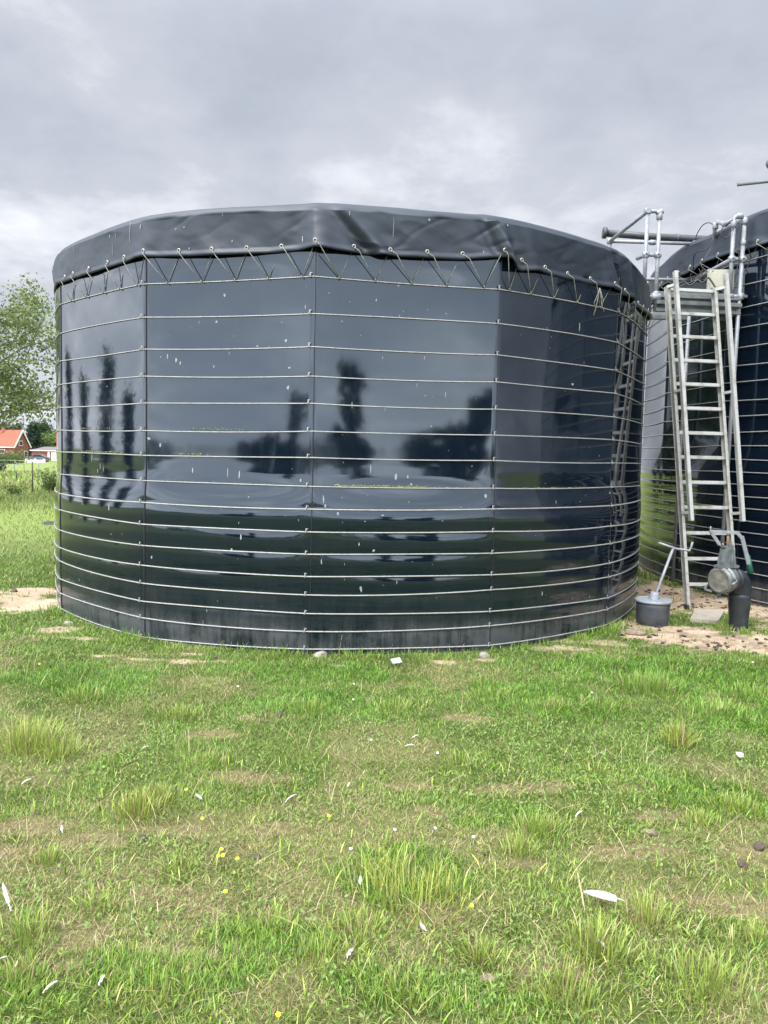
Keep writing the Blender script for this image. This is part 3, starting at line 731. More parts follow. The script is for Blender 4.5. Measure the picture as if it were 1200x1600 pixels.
T2 = Tank(T2C, T2R, 24, -1.05+.0, 4.6, [4.23, 3.92, 3.66, 3.40, 3.17, 2.94, 2.73, 2.51, 2.30, 2.11, 1.93, 1.76, 1.6, 1.45, 1.31, 1.16, 1.01, .86, .70, .55, .38, .20, .05],
          ([-.2, 0, .2, 1.6, 1.9, 2.2, 2.6, 3.6, 4.4], [-.05, -.05, -.055, -.055, -.02, .01, .02, .018, 0]),
          ([-.2, .3, 1.6, 2.0, 4.5], [0, .03, .03, 0, 0]), .006, None, 9, .0035)
def build_tank_two():
    t = thing('storage_tank', 'taller black lined tank at the right edge, behind the ladder and steel platform', 'tank', (T2C[0], T2C[1], 0))
    rng = random.Random(15); marks = []
    for _ in range(160):
        k = rng.randrange(24); tall = rng.random() < .5; s_ = .4+.8*rng.random()
        marks.append((k, rng.uniform(.03, .97), .4+3.9*rng.random(), (.005 if tall else .01)*s_, (.03 if tall else .01)*s_))
    build_liner(t, T2, 22, 190, marks)
    for k in range(0, 7):
        mb = MB(); zs = np.linspace(-.08, 4.45, 60); P = T2.surf(np.full(60, k % 24), np.full(60, .006), zs)
        mb.tube([Vector(p) for p in P], .007, 6); mb.obj('seam', M['seam'], t)
    for i, z in enumerate(T2.hoops):
        jit = np.random.default_rng(140+i); zk = np.array([z+jit.normal(0, .008) for _ in range(25)]); zk[24] = zk[0]; sag = jit.uniform(-.012, .004, 24)
        h = link('hoop_wire', hoop_mesh(T2, lambda k, u: zk[k]*(1-u)+zk[k+1]*u+sag[k]*4*u*(1-u), .0064, 5), t)
        for k in (1, 2, 3, 4):
            p = T2.surf(k, 0.0, zk[k]); a = T2.ph+k*T2.step; c = link('clip', CLIP_ME, h)
            c.matrix_basis = Matrix.Translation(Vector(p)+Vector((math.sin(a)*.012, -math.cos(a)*.012, 0))) @ Matrix.Rotation(a, 4, 'Z')
    cov, rad = skirt(t, T2, 'cover', lambda ph: np.full_like(ph, 4.75)+.02*np.sin(ph*24), lambda ph: 4.35+.015*np.sin(ph*31), .06,
                     [(a, .02, .02*s_, .02) for a, s_ in ((-1.3, 1), (-1.22, -1), (-1.02, 1), (-.9, -1), (-.75, 1), (-.6, -1), (-1.4, 1))], 700, 31)
    mb = MB(); step = .055
    def on(a, r, z): return Vector((T2C[0]+math.sin(a)*r, T2C[1]-math.cos(a)*r, z))
    A_ = np.arange(-1.62, -.35, step)
    for i, a in enumerate(A_):
        z = 4.405; r = rad(a, z); e = link('eyelet', EYE_ME, cov); e.matrix_basis = Matrix.Translation(on(a, r+.004, z)) @ Matrix.Rotation(a, 4, 'Z')
        hm = link('eyelet_hole', HOLE_ME, cov); hm.matrix_basis = e.matrix_basis
        k, u = T2.locate(on(a+step*.5, T2R, 0)); H = Vector(T2.surf(k % 24, u, 4.23, off=.014, taut=True))
        mb.tube([on(a, r+.008, z), on(a+step*.1, r+.05, z-.05), H], .0042, 6)
        mb.tube([H, on(a+step, rad(a+step, z)-.03, z-.03)], .0036, 6)
    mb.obj('lacing_cord', M['rope'], t)
build_tank_two()

# ------------------------------------------------------------------ steel access platform between the tanks
def rot_to(p, q): return (Vector(q)-Vector(p)).normalized()
def fitting(mb, p, ax, r=.036, l=.07):
    """pipe clamp: a short thicker sleeve with a grub screw"""
    ax = Vector(ax).normalized(); p = Vector(p)
    mb.lathe([(r*.86, -l/2-.004), (r, -l/2), (r, l/2), (r*.86, l/2+.004)], p, ax, 12)
    o = ax.orthogonal().normalized(); mb.tube([p+o*r*.8, p+o*(r+.008)], .008, 6)
def build_platform():
    t = thing('access_platform', 'galvanised pipe platform with guard rails standing between the two tanks', 'platform', (3.85, 10.2, 0))
    r = .0245
    x0, x0b, x1, x1b = 3.33, 3.48, 4.36, 4.53
    yf, yb = 9.62, 10.95
    FL = at_y(1012, 330, yf); FLb = at_y(1031, 330, yf); FR = at_y(1147, 340, yf); FRb = at_y(1164, 340, yf)
    zt = FL.z; zm = at_y(1012, 398, yf).z; ztr = FR.z; zmr = at_y(1140, 405, yf).z
    zdeck = at_y(1030, 458, yf).z
    def P(v, z): return Vector((v.x, v.y, z))
    # legs and posts
    def post(a, b, extra=()):
        m = MB(); m.tube([a, b], r, 12); 
        for q in extra: fitting(m, q, (0, 0, 1))
        m.obj('post', M['galv'], t)
    post(P(FL, zdeck-.05), P(FL, zt), [P(FL, zm)])
    post(P(FLb, zdeck-.22), P(FLb, zt-.02), [P(FLb, zm), P(FLb, zt-.06), P(FLb, zdeck-.02)])
    post(P(FR, zdeck-.05), P(FR, ztr-.02), [P(FR, zmr), P(FR, ztr-.08)])
    leg = MB(); foot = Vector((FRb.x-.06, FRb.y+.02, 0))
    leg.tube([foot, P(FRb, ztr-.02)], r, 12); fitting(leg, P(FRb, zmr), (0, 0, 1)); fitting(leg, P(FRb, zdeck-.02), (0, 0, 1)); fitting(leg, P(FRb, ztr-.3), (0, 0, 1), .033, .05)
    leg.lathe([(.06, 0), (.06, .008)], foot, (0, 0, 1), 12); leg.obj('leg', M['galv'], t)
    RR = at_y(1086, 381, yb); RL = at_y(953, 377, yb); zrr = RR.z; zmrr = at_y(1082, 438, yb).z
    for (a, b) in (((1077, 495), (1046, 866)),):
        p = at_y(*a, yb-.15); q = at_y(*b, yb-.15); q = Vector((p.x+(q.x-p.x)*.4, q.y, 0)); m = MB(); m.tube([q, p+Vector((0, 0, .1))], r, 12)
        m.lathe([(.06, 0), (.06, .008)], q, (0, 0, 1), 12); m.obj('leg', M['galv'], t)
    m = MB(); q = Vector((3.36, yb-.1, 0)); m.tube([q, (3.36, yb-.1, zdeck)], r, 12); m.lathe([(.06, 0), (.06, .008)], q, (0, 0, 1), 12); m.obj('leg', M['galv'], t)
    m = MB(); m.tube([P(RR, zdeck-.1), P(RR, zrr)], r, 12); fitting(m, P(RR, zmrr), (0, 0, 1)); m.obj('post', M['galv'], t)
    m = MB(); m.tube([P(RL, zdeck-.1), P(RL, zrr)], r, 12); m.obj('post', M['galv'], t)
    def rail(pts, fits=()):
        m = MB(); m.tube(pts, r, 12)
        for p, a in fits: fitting(m, p, a)
        m.obj('guard_rail', M['galv'], t)
    def bend(a, b, c, rad=.05, n=6):
        a, b, c = Vector(a), Vector(b), Vector(c); d0 = (a-b).normalized()*rad; d1 = (c-b).normalized()*rad
        return [b+d0]+[(b+d0)*(1-s)**2+b*2*s*(1-s)+(b+d1)*s*s for s in np.linspace(0, 1, n)[1:-1]]+[b+d1]
    # left: top rail runs back along the tank, the short link joins the two front posts
    back = Vector((RL.x, yb, RL.z))
    rail([back, P(FL, zt)], [(P(FL, zt), (1, 0, 0)), (P(FL, zt), (0, 1, 0)), (back, (0, 0, 1))])
    rail([P(FL, zt)]+bend(P(FL, zt), P(FLb, zt+.0), P(FLb, zt-.1), .06)+[P(FLb, zt-.09)], [(P(FLb, zt-.012), (1, 0, .6))])
    rail([P(FLb, zm), P(FL, zm), at_y(996, 404, yf+.35)], [(P(FLb, zm), (1, 0, 0)), (P(FL, zm), (1, 0, 0))])
    # rear
    rail([back, RR], [(RR, (1, 0, 0)), (RR, (0, 0, 1)), (back, (1, 0, 0)), ((back+RR)/2, (1, 0, 0))])
    rail([Vector((RL.x, yb, zmrr)), P(RR, zmrr)], [(P(RR, zmrr), (1, 0, 0))])
    # right
    rail([P(RR, zmrr), P(FR, zmr)], [(P(RR, zmrr), rot_to(P(RR, zmrr), P(FR, zmr))), (P(RR, zmrr)*.55+P(FR, zmr)*.45, rot_to(P(RR, zmrr), P(FR, zmr)))])
    rail([P(FR, zmr), P(FRb, zmr)], [(P(FR, zmr), (1, 0, 0)), (P(FRb, zmr), (1, 0, 0))])
    b2 = at_y(1121, 347, yf+.55)
    rail([P(FR, ztr-.1)]+bend(P(FR, ztr-.1), P(FR, ztr+.02), P(FRb, ztr+.02), .06)+bend(P(FR, ztr+.02), P(FRb, ztr+.02), P(FRb, ztr-.1), .06)+[P(FRb, ztr-.1)], [(P(FRb, ztr-.04), (0, 0, 1)), ((P(FR, ztr+.02)+P(FRb, ztr+.02))/2, (1, 0, 0))])
    rail([P(FR, ztr-.03), at_y(1133, 350, yf+.25), b2, at_y(1117, 356, yf+.6), at_y(1116, 372, yf+.62)], [(at_y(1133, 350, yf+.25), rot_to(P(FR, ztr), b2)), (at_y(1118, 353, yf+.58), (0, 0, 1))])
    # deck: channel frame and floor planks
    za = at_y(1030, 472, yf).z
    m = MB()
    for (z, h, dy) in ((at_y(1030, 462, yf).z, .045, 0), (at_y(1030, 473, yf).z, .05, -.03), (at_y(1030, 484, yf).z, .045, 0)):
        m.beam((x0-.05, yf+dy, z), (x1-.03, yf+dy, z-.02), .05, h, (0, 1, 0), .006)
    m.beam((x0-.05, yf+.03, za+.02), (x1-.03, yf+.03, za), .012, .24, (0, 1, 0))
    for x in (x0-.03, x1-.02): m.beam((x, yf+.06, za+.05), (x, yb, za+.05), .05, .08, (1, 0, 0), .006)
    m.beam((x0, yb, za+.06), (x1, yb, za+.06), .05, .06, (0, 1, 0), .006)
    m.obj('deck_frame', M['galv_old'], t)
    m = MB()
    for i in range(5):
        x = x0+.12+i*.22; m.box((x, yf+.32, zdeck-.005), (.205, .56, .035), None, .006)
    m.obj('deck', M['galv_old'], t)
    # short tube stubs under the right corner
    m = MB(); m.tube([P(FR, zdeck-.02), P(FRb, zdeck-.02)], r, 12); fitting(m, P(FR, zdeck-.02), (1, 0, 0)); fitting(m, P(FLb, zdeck-.05), (1, 0, 0), .05, .1); m.tube([P(FL, zdeck-.04), P(FLb, zdeck-.05)], r, 12)
    m.obj('cross_tube', M['galv'], t)
    return dict(yf=yf, yb=yb, zdeck=zdeck)
PF = build_platform()

def build_dark_pipe():
    t = thing('overflow_pipe', 'dark grey plastic pipe reaching over the platform from the taller tank', 'pipe', tuple(at_y(1020, 368, 11.1)))
    a = at_y(944, 364, 11.15); b = at_y(1103, 374, 11.1); d = (b-a).normalized()
    m = MB(); m.tube([a, a*.5+b*.5+Vector((0, 0, -.012)), b, b+d*.35+Vector((0, 0, -.03))], .05, 16)
    m.obj('pipe_barrel', M['pipe_dark'], t)
    m = MB(); m.lathe([(.05, 0), (.078, .003), (.078, .05), (.052, .055)], a-d*.02, d, 18); m.obj('end_flange', M['pipe_dark'], t)
    m = MB()
    for s_ in (.42, .72): m.lathe([(.051, -.012), (.056, -.010), (.056, .010), (.051, .012)], a+(b-a)*s_, d, 16)
    m.obj('pipe_clamp', M['galv_old'], t)
build_dark_pipe()

def build_box():
    y = 9.72; c = at_y(1128, 437, y)
    t = thing('junction_box', 'beige electrical box fixed on the guard rail beside the taller tank', 'box', tuple(c))
    w, h, d = .285, .255, .12
    Mx = Matrix.Rotation(R_(-10), 3, 'Z')
    m = MB(); m.box(c+Vector((0, d/2, 0)), (w, d, h), Mx, .012); m.obj('box_body', M['beige'], t)
    m = MB(); m.box(c+Vector((0, -.006, 0)), (w-.012, .022, h-.012), Mx, .006)
    m.obj('box_lid', M['beige'], t)
    m = MB(); 
    for sx in (-1, 1):
        for sz in (-1, 1): m.lathe([(.008, 0), (.008, .006), (.004, .008)], c+Mx @ Vector((sx*(w/2-.025), -.017, sz*(h/2-.025))), (0, -1, 0), 8)
    m.obj('lid_screw', M['cast'], t)
    m = MB()
    for s_ in (-.08, 0, .08): m.lathe([(.016, 0), (.016, -.03), (.011, -.034), (.011, -.05)], c+Mx @ Vector((s_, .06, -h/2)), (0, 0, 1), 10)
    m.obj('cable_gland', M['rubber'], t)
build_box()

def cable(name, label, px, r=.0065, mat_='rubber', n=6):
    P_ = [at_y(x, y, Y) for x, y, Y in px]
    # smooth through the points
    out = []
    for i in range(len(P_)-1):
        p0, p1, p2, p3 = P_[max(i-1, 0)], P_[i], P_[i+1], P_[min(i+2, len(P_)-1)]
        for s_ in np.linspace(0, 1, n, endpoint=False):
            out.append(.5*((2*p1)+(p2-p0)*s_+(2*p0-5*p1+4*p2-p3)*s_**2+(3*p1-p0-3*p2+p3)*s_**3))
    out.append(P_[-1]); m = MB(); m.tube(out, r, 7)
    return tag(m.obj(name, M[mat_]), label, 'cable', 'cables on the platform')
cable('cable', 'black cable arching in a high loop over the rear rail corner', [(1086, 378, 10.9), (1089, 366, 10.85), (1098, 352, 10.7), (1108, 348, 10.5), (1115, 353, 10.3), (1116, 362, 10.1), (1111, 380, 10.0), (1103, 390, 10.0), (1090, 393, 10.1), (1084, 402, 10.3), (1083, 420, 10.5)])
cable('cable', 'black cable looping below the top rail of the right hand posts', [(1145, 343, 9.6), (1138, 348, 9.58), (1129, 356, 9.56), (1126, 365, 9.55), (1130, 371, 9.55), (1137, 370, 9.55), (1141, 364, 9.57), (1150, 350, 9.6), (1157, 350, 9.58), (1157, 362, 9.57), (1154, 385, 9.57), (1155, 400, 9.57), (1152, 420, 9.58), (1148, 442, 9.6)])
cable('cable', 'thin grey cable drooping from the pipe rail to the platform corner', [(1116, 366, 10.2), (1112, 385, 10.0), (1100, 405, 9.95), (1086, 420, 10.05), (1077, 434, 10.2)], .004, 'pipe_dark')
cable('cable', 'tangled black cable lying along the platform edge behind the ladder top', [(1032, 448, 9.66), (1044, 441, 9.7), (1056, 446, 9.68), (1068, 440, 9.75), (1078, 446, 9.7), (1090, 438, 9.7), (1098, 442, 9.66), (1106, 434, 9.66), (1112, 440, 9.64), (1118, 450, 9.62)], .011)
cable('cable', 'cable coil hanging in rings from the sloping rail before the beige box', [(1092, 420, 9.9), (1098, 430, 9.88), (1106, 437, 9.86), (1108, 428, 9.86), (1100, 422, 9.87), (1093, 430, 9.87), (1097, 442, 9.86), (1107, 440, 9.85), (1104, 424, 9.86), (1096, 416, 9.9), (1095, 405, 9.95)], .005)
cable('cable', 'two dark wires running from the post clamp down to the beige box', [(1166, 372, 9.6), (1168, 385, 9.58), (1172, 398, 9.6), (1170, 412, 9.62), (1160, 430, 9.62), (1150, 446, 9.64), (1146, 462, 9.64)], .005)

# ------------------------------------------------------------------ mixer pole over the taller tank
def build_mixer():
    base = Vector((5.55, 9.85, 4.9)); top = Vector((5.55, 9.85, 5.75))
    t = thing('mixer_mast', 'grey metal pole and round lamp sticking out above the taller tank', 'mast', tuple(base))
    tip = at_y(1152, 288.5, 9.95); end = at_y(1215, 281.5, 9.85)
    d = (end-tip).normalized()
    m = MB(); m.tube([base+Vector((0, 0, -.25)), top], .035, 12); m.obj('mast_pole', M['galv'], t)
    arm_end = tip+d*((base.x+.05-tip.x)/d.x)
    m = MB(); m.tube([tip, arm_end], .022, 12); m.obj('arm', M['galv_old'], t)
    c = at_y(1207, 255, 9.85); m = MB()
    m.lathe([(.001, -.075), (.045, -.06), (.07, -.02), (.073, .02), (.055, .055), (.03, .07), (.001, .073)], c, (-1, -.3, 0), 18)
    m.tube([c, Vector((base.x, base.y, c.z-.02))], .014, 8); m.obj('lamp_head', M['galv_old'], t)
build_mixer()

# ------------------------------------------------------------------ ladder
def build_ladder():
    base = at_z(1073, 951); base.z = 0.0
    topL = at_y(1041, 447, 9.42); d = (topL-base); L_ = d.length; d.normalize()
    wv = Vector((.62*math.cos(R_(7)), .62*math.sin(R_(7)), 0)); side = wv.normalized(); nrm = side.cross(d).normalized()
    if nrm.y > 0: nrm = -nrm
    t = thing('ladder', 'tall worn aluminium ladder leaning on the platform, with side hand rails', 'ladder', tuple(base+wv/2))
    for s_ in (0, 1):
        o = base+wv*s_; m = MB()
        # open channel section: web and two lips
        web = .004
        m.beam(o, o+d*L_, .006, .080, side); off = side*(.016 if s_ else -.016)*-1
        for q in (-1, 1): m.beam(o+nrm*(.0385*q)+off*.6, o+nrm*(.0385*q)+off*.6+d*L_, .036, .004, side)
        m.obj('stile', M['alu_dirty'], t)
        m = MB(); m.beam(o-d*.012, o+d*.05, .034, .088, side, .006); m.obj('foot_cap', M['rubber'], t)
    ys = [454, 491, 527, 564, 601, 638.5, 677, 715, 754, 793, 833, 873, 913]
    for y in ys:
        # height along the stile that this rung sits at
        lo, hi = 0, L_
        for _ in range(40):
            q = base+wv*.5+d*(lo+hi)/2; v = q-Vector((0, 0, EYE))
            c, s = math.cos(PITCH), math.sin(PITCH); dep = v.y*c+v.z*s; u = -v.y*s+v.z*c
            X, Y = FPX*v.x/dep, -FPX*u/dep; yy = 800+X*math.sin(ROLL)+Y*math.cos(ROLL)
            if yy > y: lo = (lo+hi)/2
            else: hi = (lo+hi)/2
        p = base+d*lo; m = MB(); m.beam(p+side*.002, p+wv-side*.002, .034, .042, nrm, .005)
        m.obj('rung', M['alu'], t)
    a0, a1 = L_*.265, L_*1.035
    for s_ in (0, 1):
        o = base+wv*s_+nrm*.13+side*(.055 if s_ == 0 else .075); m = MB()
        m.beam(o+d*a0, o+d*a1, .044, .060, side, .004)
        hr = m.obj('hand_rail', M['alu'], t)
        m = MB()
        for f in (a0+.10, a0+(a1-a0)*.52, a1-.16):
            m.beam(base+wv*s_+d*f+nrm*.03, o+d*f, .035, .030, d, .004)
        m.obj('rail_bracket', M['alu_dirty'], hr)
build_ladder()

# ------------------------------------------------------------------ bucket with its stirring rod
def build_bucket():
    c = at_z(1019, 975); c.z = 0
    t = thing('bucket', 'dark grey lidded bucket with a galvanised crank rod through its lid', 'bucket', tuple(c))
    H = .255; m = MB()
    m.lathe([(.001, .0), (.150, .0), (.158, .012), (.166, .10), (.172, .19), (.175, H), (.165, H)], c, (0, 0, 1), 40, False); m.obj('bucket_body', M['bucket'], t)
    m = MB(); m.lathe([(.172, H-.018), (.186, H-.016), (.189, H-.004), (.187, H+.010), (.176, H+.014), (.168, H+.006), (.09, H+.010), (.001, H+.012)], c, (0, 0, 1), 40, False)
    for k in range(12):
        a = k*math.pi/6; m.beam(c+Vector((.10*math.cos(a), .10*math.sin(a), H+.010)), c+Vector((.16*math.cos(a), .16*math.sin(a), H+.008)), .006, .006, (0, 0, 1))
    lid = m.obj('lid', M['lid'], t)
    k = c+Vector((.005, 0, H+.01)); m = MB(); m.lathe([(.052, 0), (.046, .05), (.043, .075), (.036, .078), (.034, .05)], k, (.12, 0, 1), 20, False); m.obj('collar', M['lid'], lid)
    y0 = c.y; a = k+Vector((.01, 0, .03)); b = at_y(1052, 856, y0)
    m = MB(); m.tube([a-Vector((0, 0, .1)), a, b], .0145, 12)
    e0 = at_y(1029, 848, y0-.02); e1 = at_y(1055, 857, y0); e2 = at_y(1077, 860.5, y0); e3 = at_y(1080, 855, y0); e4 = at_y(1082, 847, y0-.01)
    m.tube([e0, e1, e2, e3, e4], .012, 12); m.obj('crank_rod', M['galv'], t)
build_bucket()

# ------------------------------------------------------------------ outlet valve on its standpipe
def build_valve():
    c = at_z(1153, 983); c.z = -.02; y = c.y
    t = thing('outlet_valve', 'black standpipe with a capped lever coupling and grey metal valve', 'valve', tuple(c))
    def S_(px, py, dy=0.0): return at_y(px, py, y+dy)
    R = .102
    zc = S_(1165, 902).z; hor = S_(1140, 903)
    # standpipe with a socket, then an elbow towards the left
    m = MB(); z1 = S_(1156, 926).z
    m.lathe([(R*.93, 0), (R*.93, z1*.38), (R*.96, z1*.42), (R*1.02, z1*.62), (R*1.06, z1*.66), (R*1.06, z1-.03), (R*1.10, z1), (R*1.02, z1+.01)], c, (0, 0, 1), 32, False)
    m.obj('standpipe', M['pvc'], t)
    axis = Vector((-.84, -.54, -.02)).normalized()
    cen = Vector((c.x+.02, c.y, zc)); m = MB()
    pts = []; r0 = .10
    start = Vector((c.x+.01, c.y, z1-.02))
    for s_ in np.linspace(0, 1, 10):
        a = s_*math.pi/2; pts.append(start+Vector((0, 0, 1))*(zc-start.z)*math.sin(a)+axis*.13*(1-math.cos(a)))
    m.tube(pts, R*1.02, 28); m.obj('elbow', M['pvc'], t)
    p0 = pts[-1]
    # green sleeve high on the back of the elbow
    m = MB(); q = S_(1171, 888, -.02); m.tube([S_(1168, 868, .0), S_(1170, 880, .0), S_(1173, 896, 0)], [.022, .028, .032], 14); m.obj('sleeve', M['pvc_green'], t)
    # coupling body: collars and ribs, ending in the dished cap
    m = MB(); m.lathe([(R*1.0, 0), (R*1.18, .01), (R*1.18, .035), (R*1.05, .04), (R*1.05, .07), (R*1.22, .075), (R*1.22, .10), (R*1.08, .105)], p0, axis, 36, False); m.obj('collar_ring', M['pvc'], t)
    p1 = p0+axis*.10
    m = MB(); m.lathe([(.115, 0), (.122, .01), (.122, .05), (.132, .055), (.134, .075), (.128, .08), (.118, .083), (.116, .11), (.132, .115), (.136, .125), (.134, .15), (.122, .156)], p1, axis, 40, False)
    m.obj('coupling_body', M['cast'], t)
    p2 = p1+axis*.152
    m = MB(); m.lathe([(.124, 0), (.120, .012), (.108, .014), (.100, .006), (.06, .014), (.001, .018)], p2, axis, 40, False); cap = m.obj('end_cap', M['muddy'], t)
    # closing levers over the coupling
    up = Vector((0, 0, 1)); sd_ = axis.cross(up).normalized()
    m = MB()
    q = p1+axis*.10
    m.tube([q+sd_*.13+up*-.06, q+sd_*.16+axis*.03+up*-.085, q+sd_*.12+axis*.10+up*-.11, q+axis*.09+sd_*.05+up*-.12], [.012, .013, .012, .007], 10)
    m.tube([q+sd_*-.13+up*.03, q+sd_*-.16+up*.01, q+sd_*-.155+axis*.08+up*-.02], .011, 10)
    m.obj('closing_lever', M['cast'], t)
    # gate housing on top
    g = p1+axis*.045
    topw = S_(1136, 852).z-g.z
    hb = [(-.125, .02), (.125, .02), (.125, .10), (.112, .115), (.105, .16), (.075, .235), (.05, .26), (-.05, .26), (-.075, .235), (-.105, .16), (-.112, .115), (-.125, .10)]
    hs = max(topw/.26, .5)
    e1 = (sd_*.35+axis*-.94).normalized(); e1 = Vector((-1*axis.x*1, -axis.y, 0)).normalized(); e1 = Vector((.93, .36, 0)).normalized()
    nn = e1.cross(up)
    m = MB(); m.prism([(x_*.80, z_*hs) for x_, z_ in hb], nn, .07, g, e1, up)
    m.beam(g+e1*-.125+up*.105*hs, g+e1*.125+up*.105*hs, .10, .030, nn, .005)
    for s_ in (-.06, -.02, .02, .06): m.beam(g+e1*s_+up*.12*hs-nn*.0, g+e1*s_*.8+up*.235*hs, .082, .009, nn)
    m.obj('gate_housing', M['cast'], t)
    m = MB()
    gt = g+up*.262*hs
    m.tube([gt-up*.02, gt+up*.05, gt+up*.115], [.016, .014, .012], 10); m.tube([gt+up*.115, gt+up*.14], .016, 8); m.obj('gate_spindle', M['rust'], t)
    m = MB(); m.beam(gt+e1*-.07, gt+e1*.07, .05, .02, nn, .004)
    for s_ in (-.06, .06): m.tube([gt+e1*s_, gt+e1*s_+up*.035], .009, 8)
    m.obj('yoke', M['cast'], t)
    # operating lever: link up to the left, across, then bent down the right to the sleeve
    m = MB(); yy = -.05
    A = S_(1124, 851, yy); B = S_(1110, 830, yy); C_ = S_(1154, 833, yy); D = S_(1157, 839, yy); E = S_(1170, 882, -.02)
    m.beam(A, B, .022, .034, (0, 1, 0), .003); m.obj('lever_link', M['galv'], t)
    m = MB(); m.beam(B, C_, .014, .032, (0, 1, 0), .003); m.beam(C_-Vector((.01, 0, 0)), S_(1160, 842, yy), .018, .036, (0, 1, 0), .003); m.beam(S_(1159, 838, yy), E, .016, .042, (0, 1, 0), .003)
    for p in (A, B, S_(1138, 832, yy)): m.tube([p+Vector((0, -.024, 0)), p+Vector((0, .02, 0))], .011, 8)
    m.tube([B, B+up*.05], .008, 8)
    m.obj('lever', M['galv'], t)
build_valve()

# ------------------------------------------------------------------ stones, slab and the like
def rock(name, label, px, size, m_, seed, cat='stone', sink=.3, flat=.6, rz=0.0, group=None):
    p = at_z(*px); rg = np.random.default_rng(seed); bm = bmesh.new(); bmesh.ops.create_icosphere(bm, subdivisions=3, radius=1)
    off = rg.uniform(0, 50, 3)
    for v in bm.verts:
        c = v.co; a = np.array([c.x*1.4+off[0]]); b = np.array([c.y*1.4+c.z*1.9+off[1]])
        k = .62+.75*float(fbm(a, b, seed, 3)[0]); v.co = Vector((c.x*size[0]*k, c.y*size[1]*k, max(c.z, -.6)*size[2]*k))
    me = bpy.data.meshes.new(name); bm.to_mesh(me); bm.free(); me.materials.append(M[m_])
    for f in me.polygons: f.use_smooth = True
    o = bpy.data.objects.new(name, me); COL.objects.link(o)
    o.location = (p.x, p.y, float(gheight(np.array([p.x]), np.array([p.y]))[0])+size[2]*sink); o.rotation_euler = (0, 0, rz)
    return tag(o, label, cat, group)
rock('stone', 'pale pinkish rubble stone at the foot of the tank below its middle seam', (500, 1026), (.060, .04, .035), 'stone', 1, rz=.3)
rock('stone', 'whitish round stone in the grass right of centre by the tank foot', (757, 1026), (.045, .038, .034), 'stone', 2)
rock('stone', 'brown stone on the sand just in front of the dark bucket', (994, 991), (.10, .06, .04), 'stone_brown', 3)
rock('stone', 'small pale stone on bare soil at the left foot of the tank', (108, 977), (.045, .035, .03), 'stone', 4)
def build_slab():
    a, b, c_, d = at_z(1078, 972), at_z(1122, 975), at_z(1132, 958), at_z(1086, 955)
    m = MB(); P_ = [Vector((p.x, p.y, .035)) for p in (a, b, c_, d)]; Q = [Vector((p.x, p.y, -.05)) for p in (a, b, c_, d)]
    m.add(P_+Q, [(0, 1, 2, 3), (7, 6, 5, 4), (0, 4, 5, 1), (1, 5, 6, 2), (2, 6, 7, 3), (3, 7, 4, 0)], False)
    o = m.obj('paving_slab', M['concrete']); tag(o, 'pale concrete slab lying on sand between ladder foot and valve standpipe', 'slab')
build_slab()
def build_tile():
    p = at_z(619, 1039); m = MB(); m.box((p.x, p.y, .035), (.085, .06, .008), Euler((R_(28), R_(-5), .4)).to_matrix(), .002)
    tag(m.obj('broken_tile', M['tile']), 'small pale blue tile fragment in the grass in front of the tank', 'tile')
build_tile()
def build_cover_plate():
    p = at_z(78, 819); m = MB(); m.lathe([(.001, .05), (.16, .055), (.22, .04), (.24, 0), (.24, -.05)], (p.x+.06, p.y, 0), (0, 0, 1), 28, False)
    tag(m.obj('manhole_cover', M['rubber']), 'low black round cover in the grass behind the left edge of the tank', 'cover')
build_cover_plate()

# droppings of sheep and geese on the grass and sand
DUNG = [((762, 1531), .030, 'dry brown lump of dung at the lower right of centre', 'stone_brown'), ((1187, 1328), .035, 'dark brown dung lump at the right edge of the grass', 'dung'), ((1160, 1352), .030, 'flat greyish dung piece below the dark lump at the right edge', 'dung'),
        ((220, 1308), .032, 'grey brown dung on the bare patch left of the buttercups', 'dung'), ((1015, 1305), .030, 'crumbling light brown dung right of centre in the grass', 'stone_brown'), ((424, 1402), .018, 'small dark dung left of the tall centre tuft', 'dung'),
        ((435, 1118), .040, 'long black dropping in short grass left of centre', 'dung'), ((338, 1028), .030, 'black dung on the bare strip before the tank', 'dung'), ((402, 1338), .022, 'dark crumb of dung near the left of the tall tuft', 'dung'),
        ((885, 1520), .025, 'brown dung crumb below the long white feather', 'dung'), ((1178, 1021), .030, 'black dung pellet on the sand nearest the right edge', 'dung'), ((1163, 1010), .022, 'black dung pellet behind another on the sand, further left', 'dung'),
        ((22, 925), .05, 'black dung on the pale sand left of the tank', 'dung'), ((758, 1330), .016, 'tiny dark dung right of the tall centre tuft', 'dung'), ((1196, 1008), .022, 'black dung pellet at the right frame edge on sand', 'dung')]
for i, (px, s_, lab, m_) in enumerate(DUNG): rock('dung', lab, px, (s_, s_*.7, s_*.5), m_, 60+i, 'dung', .35, rz=i*.7, group='droppings on the ground')

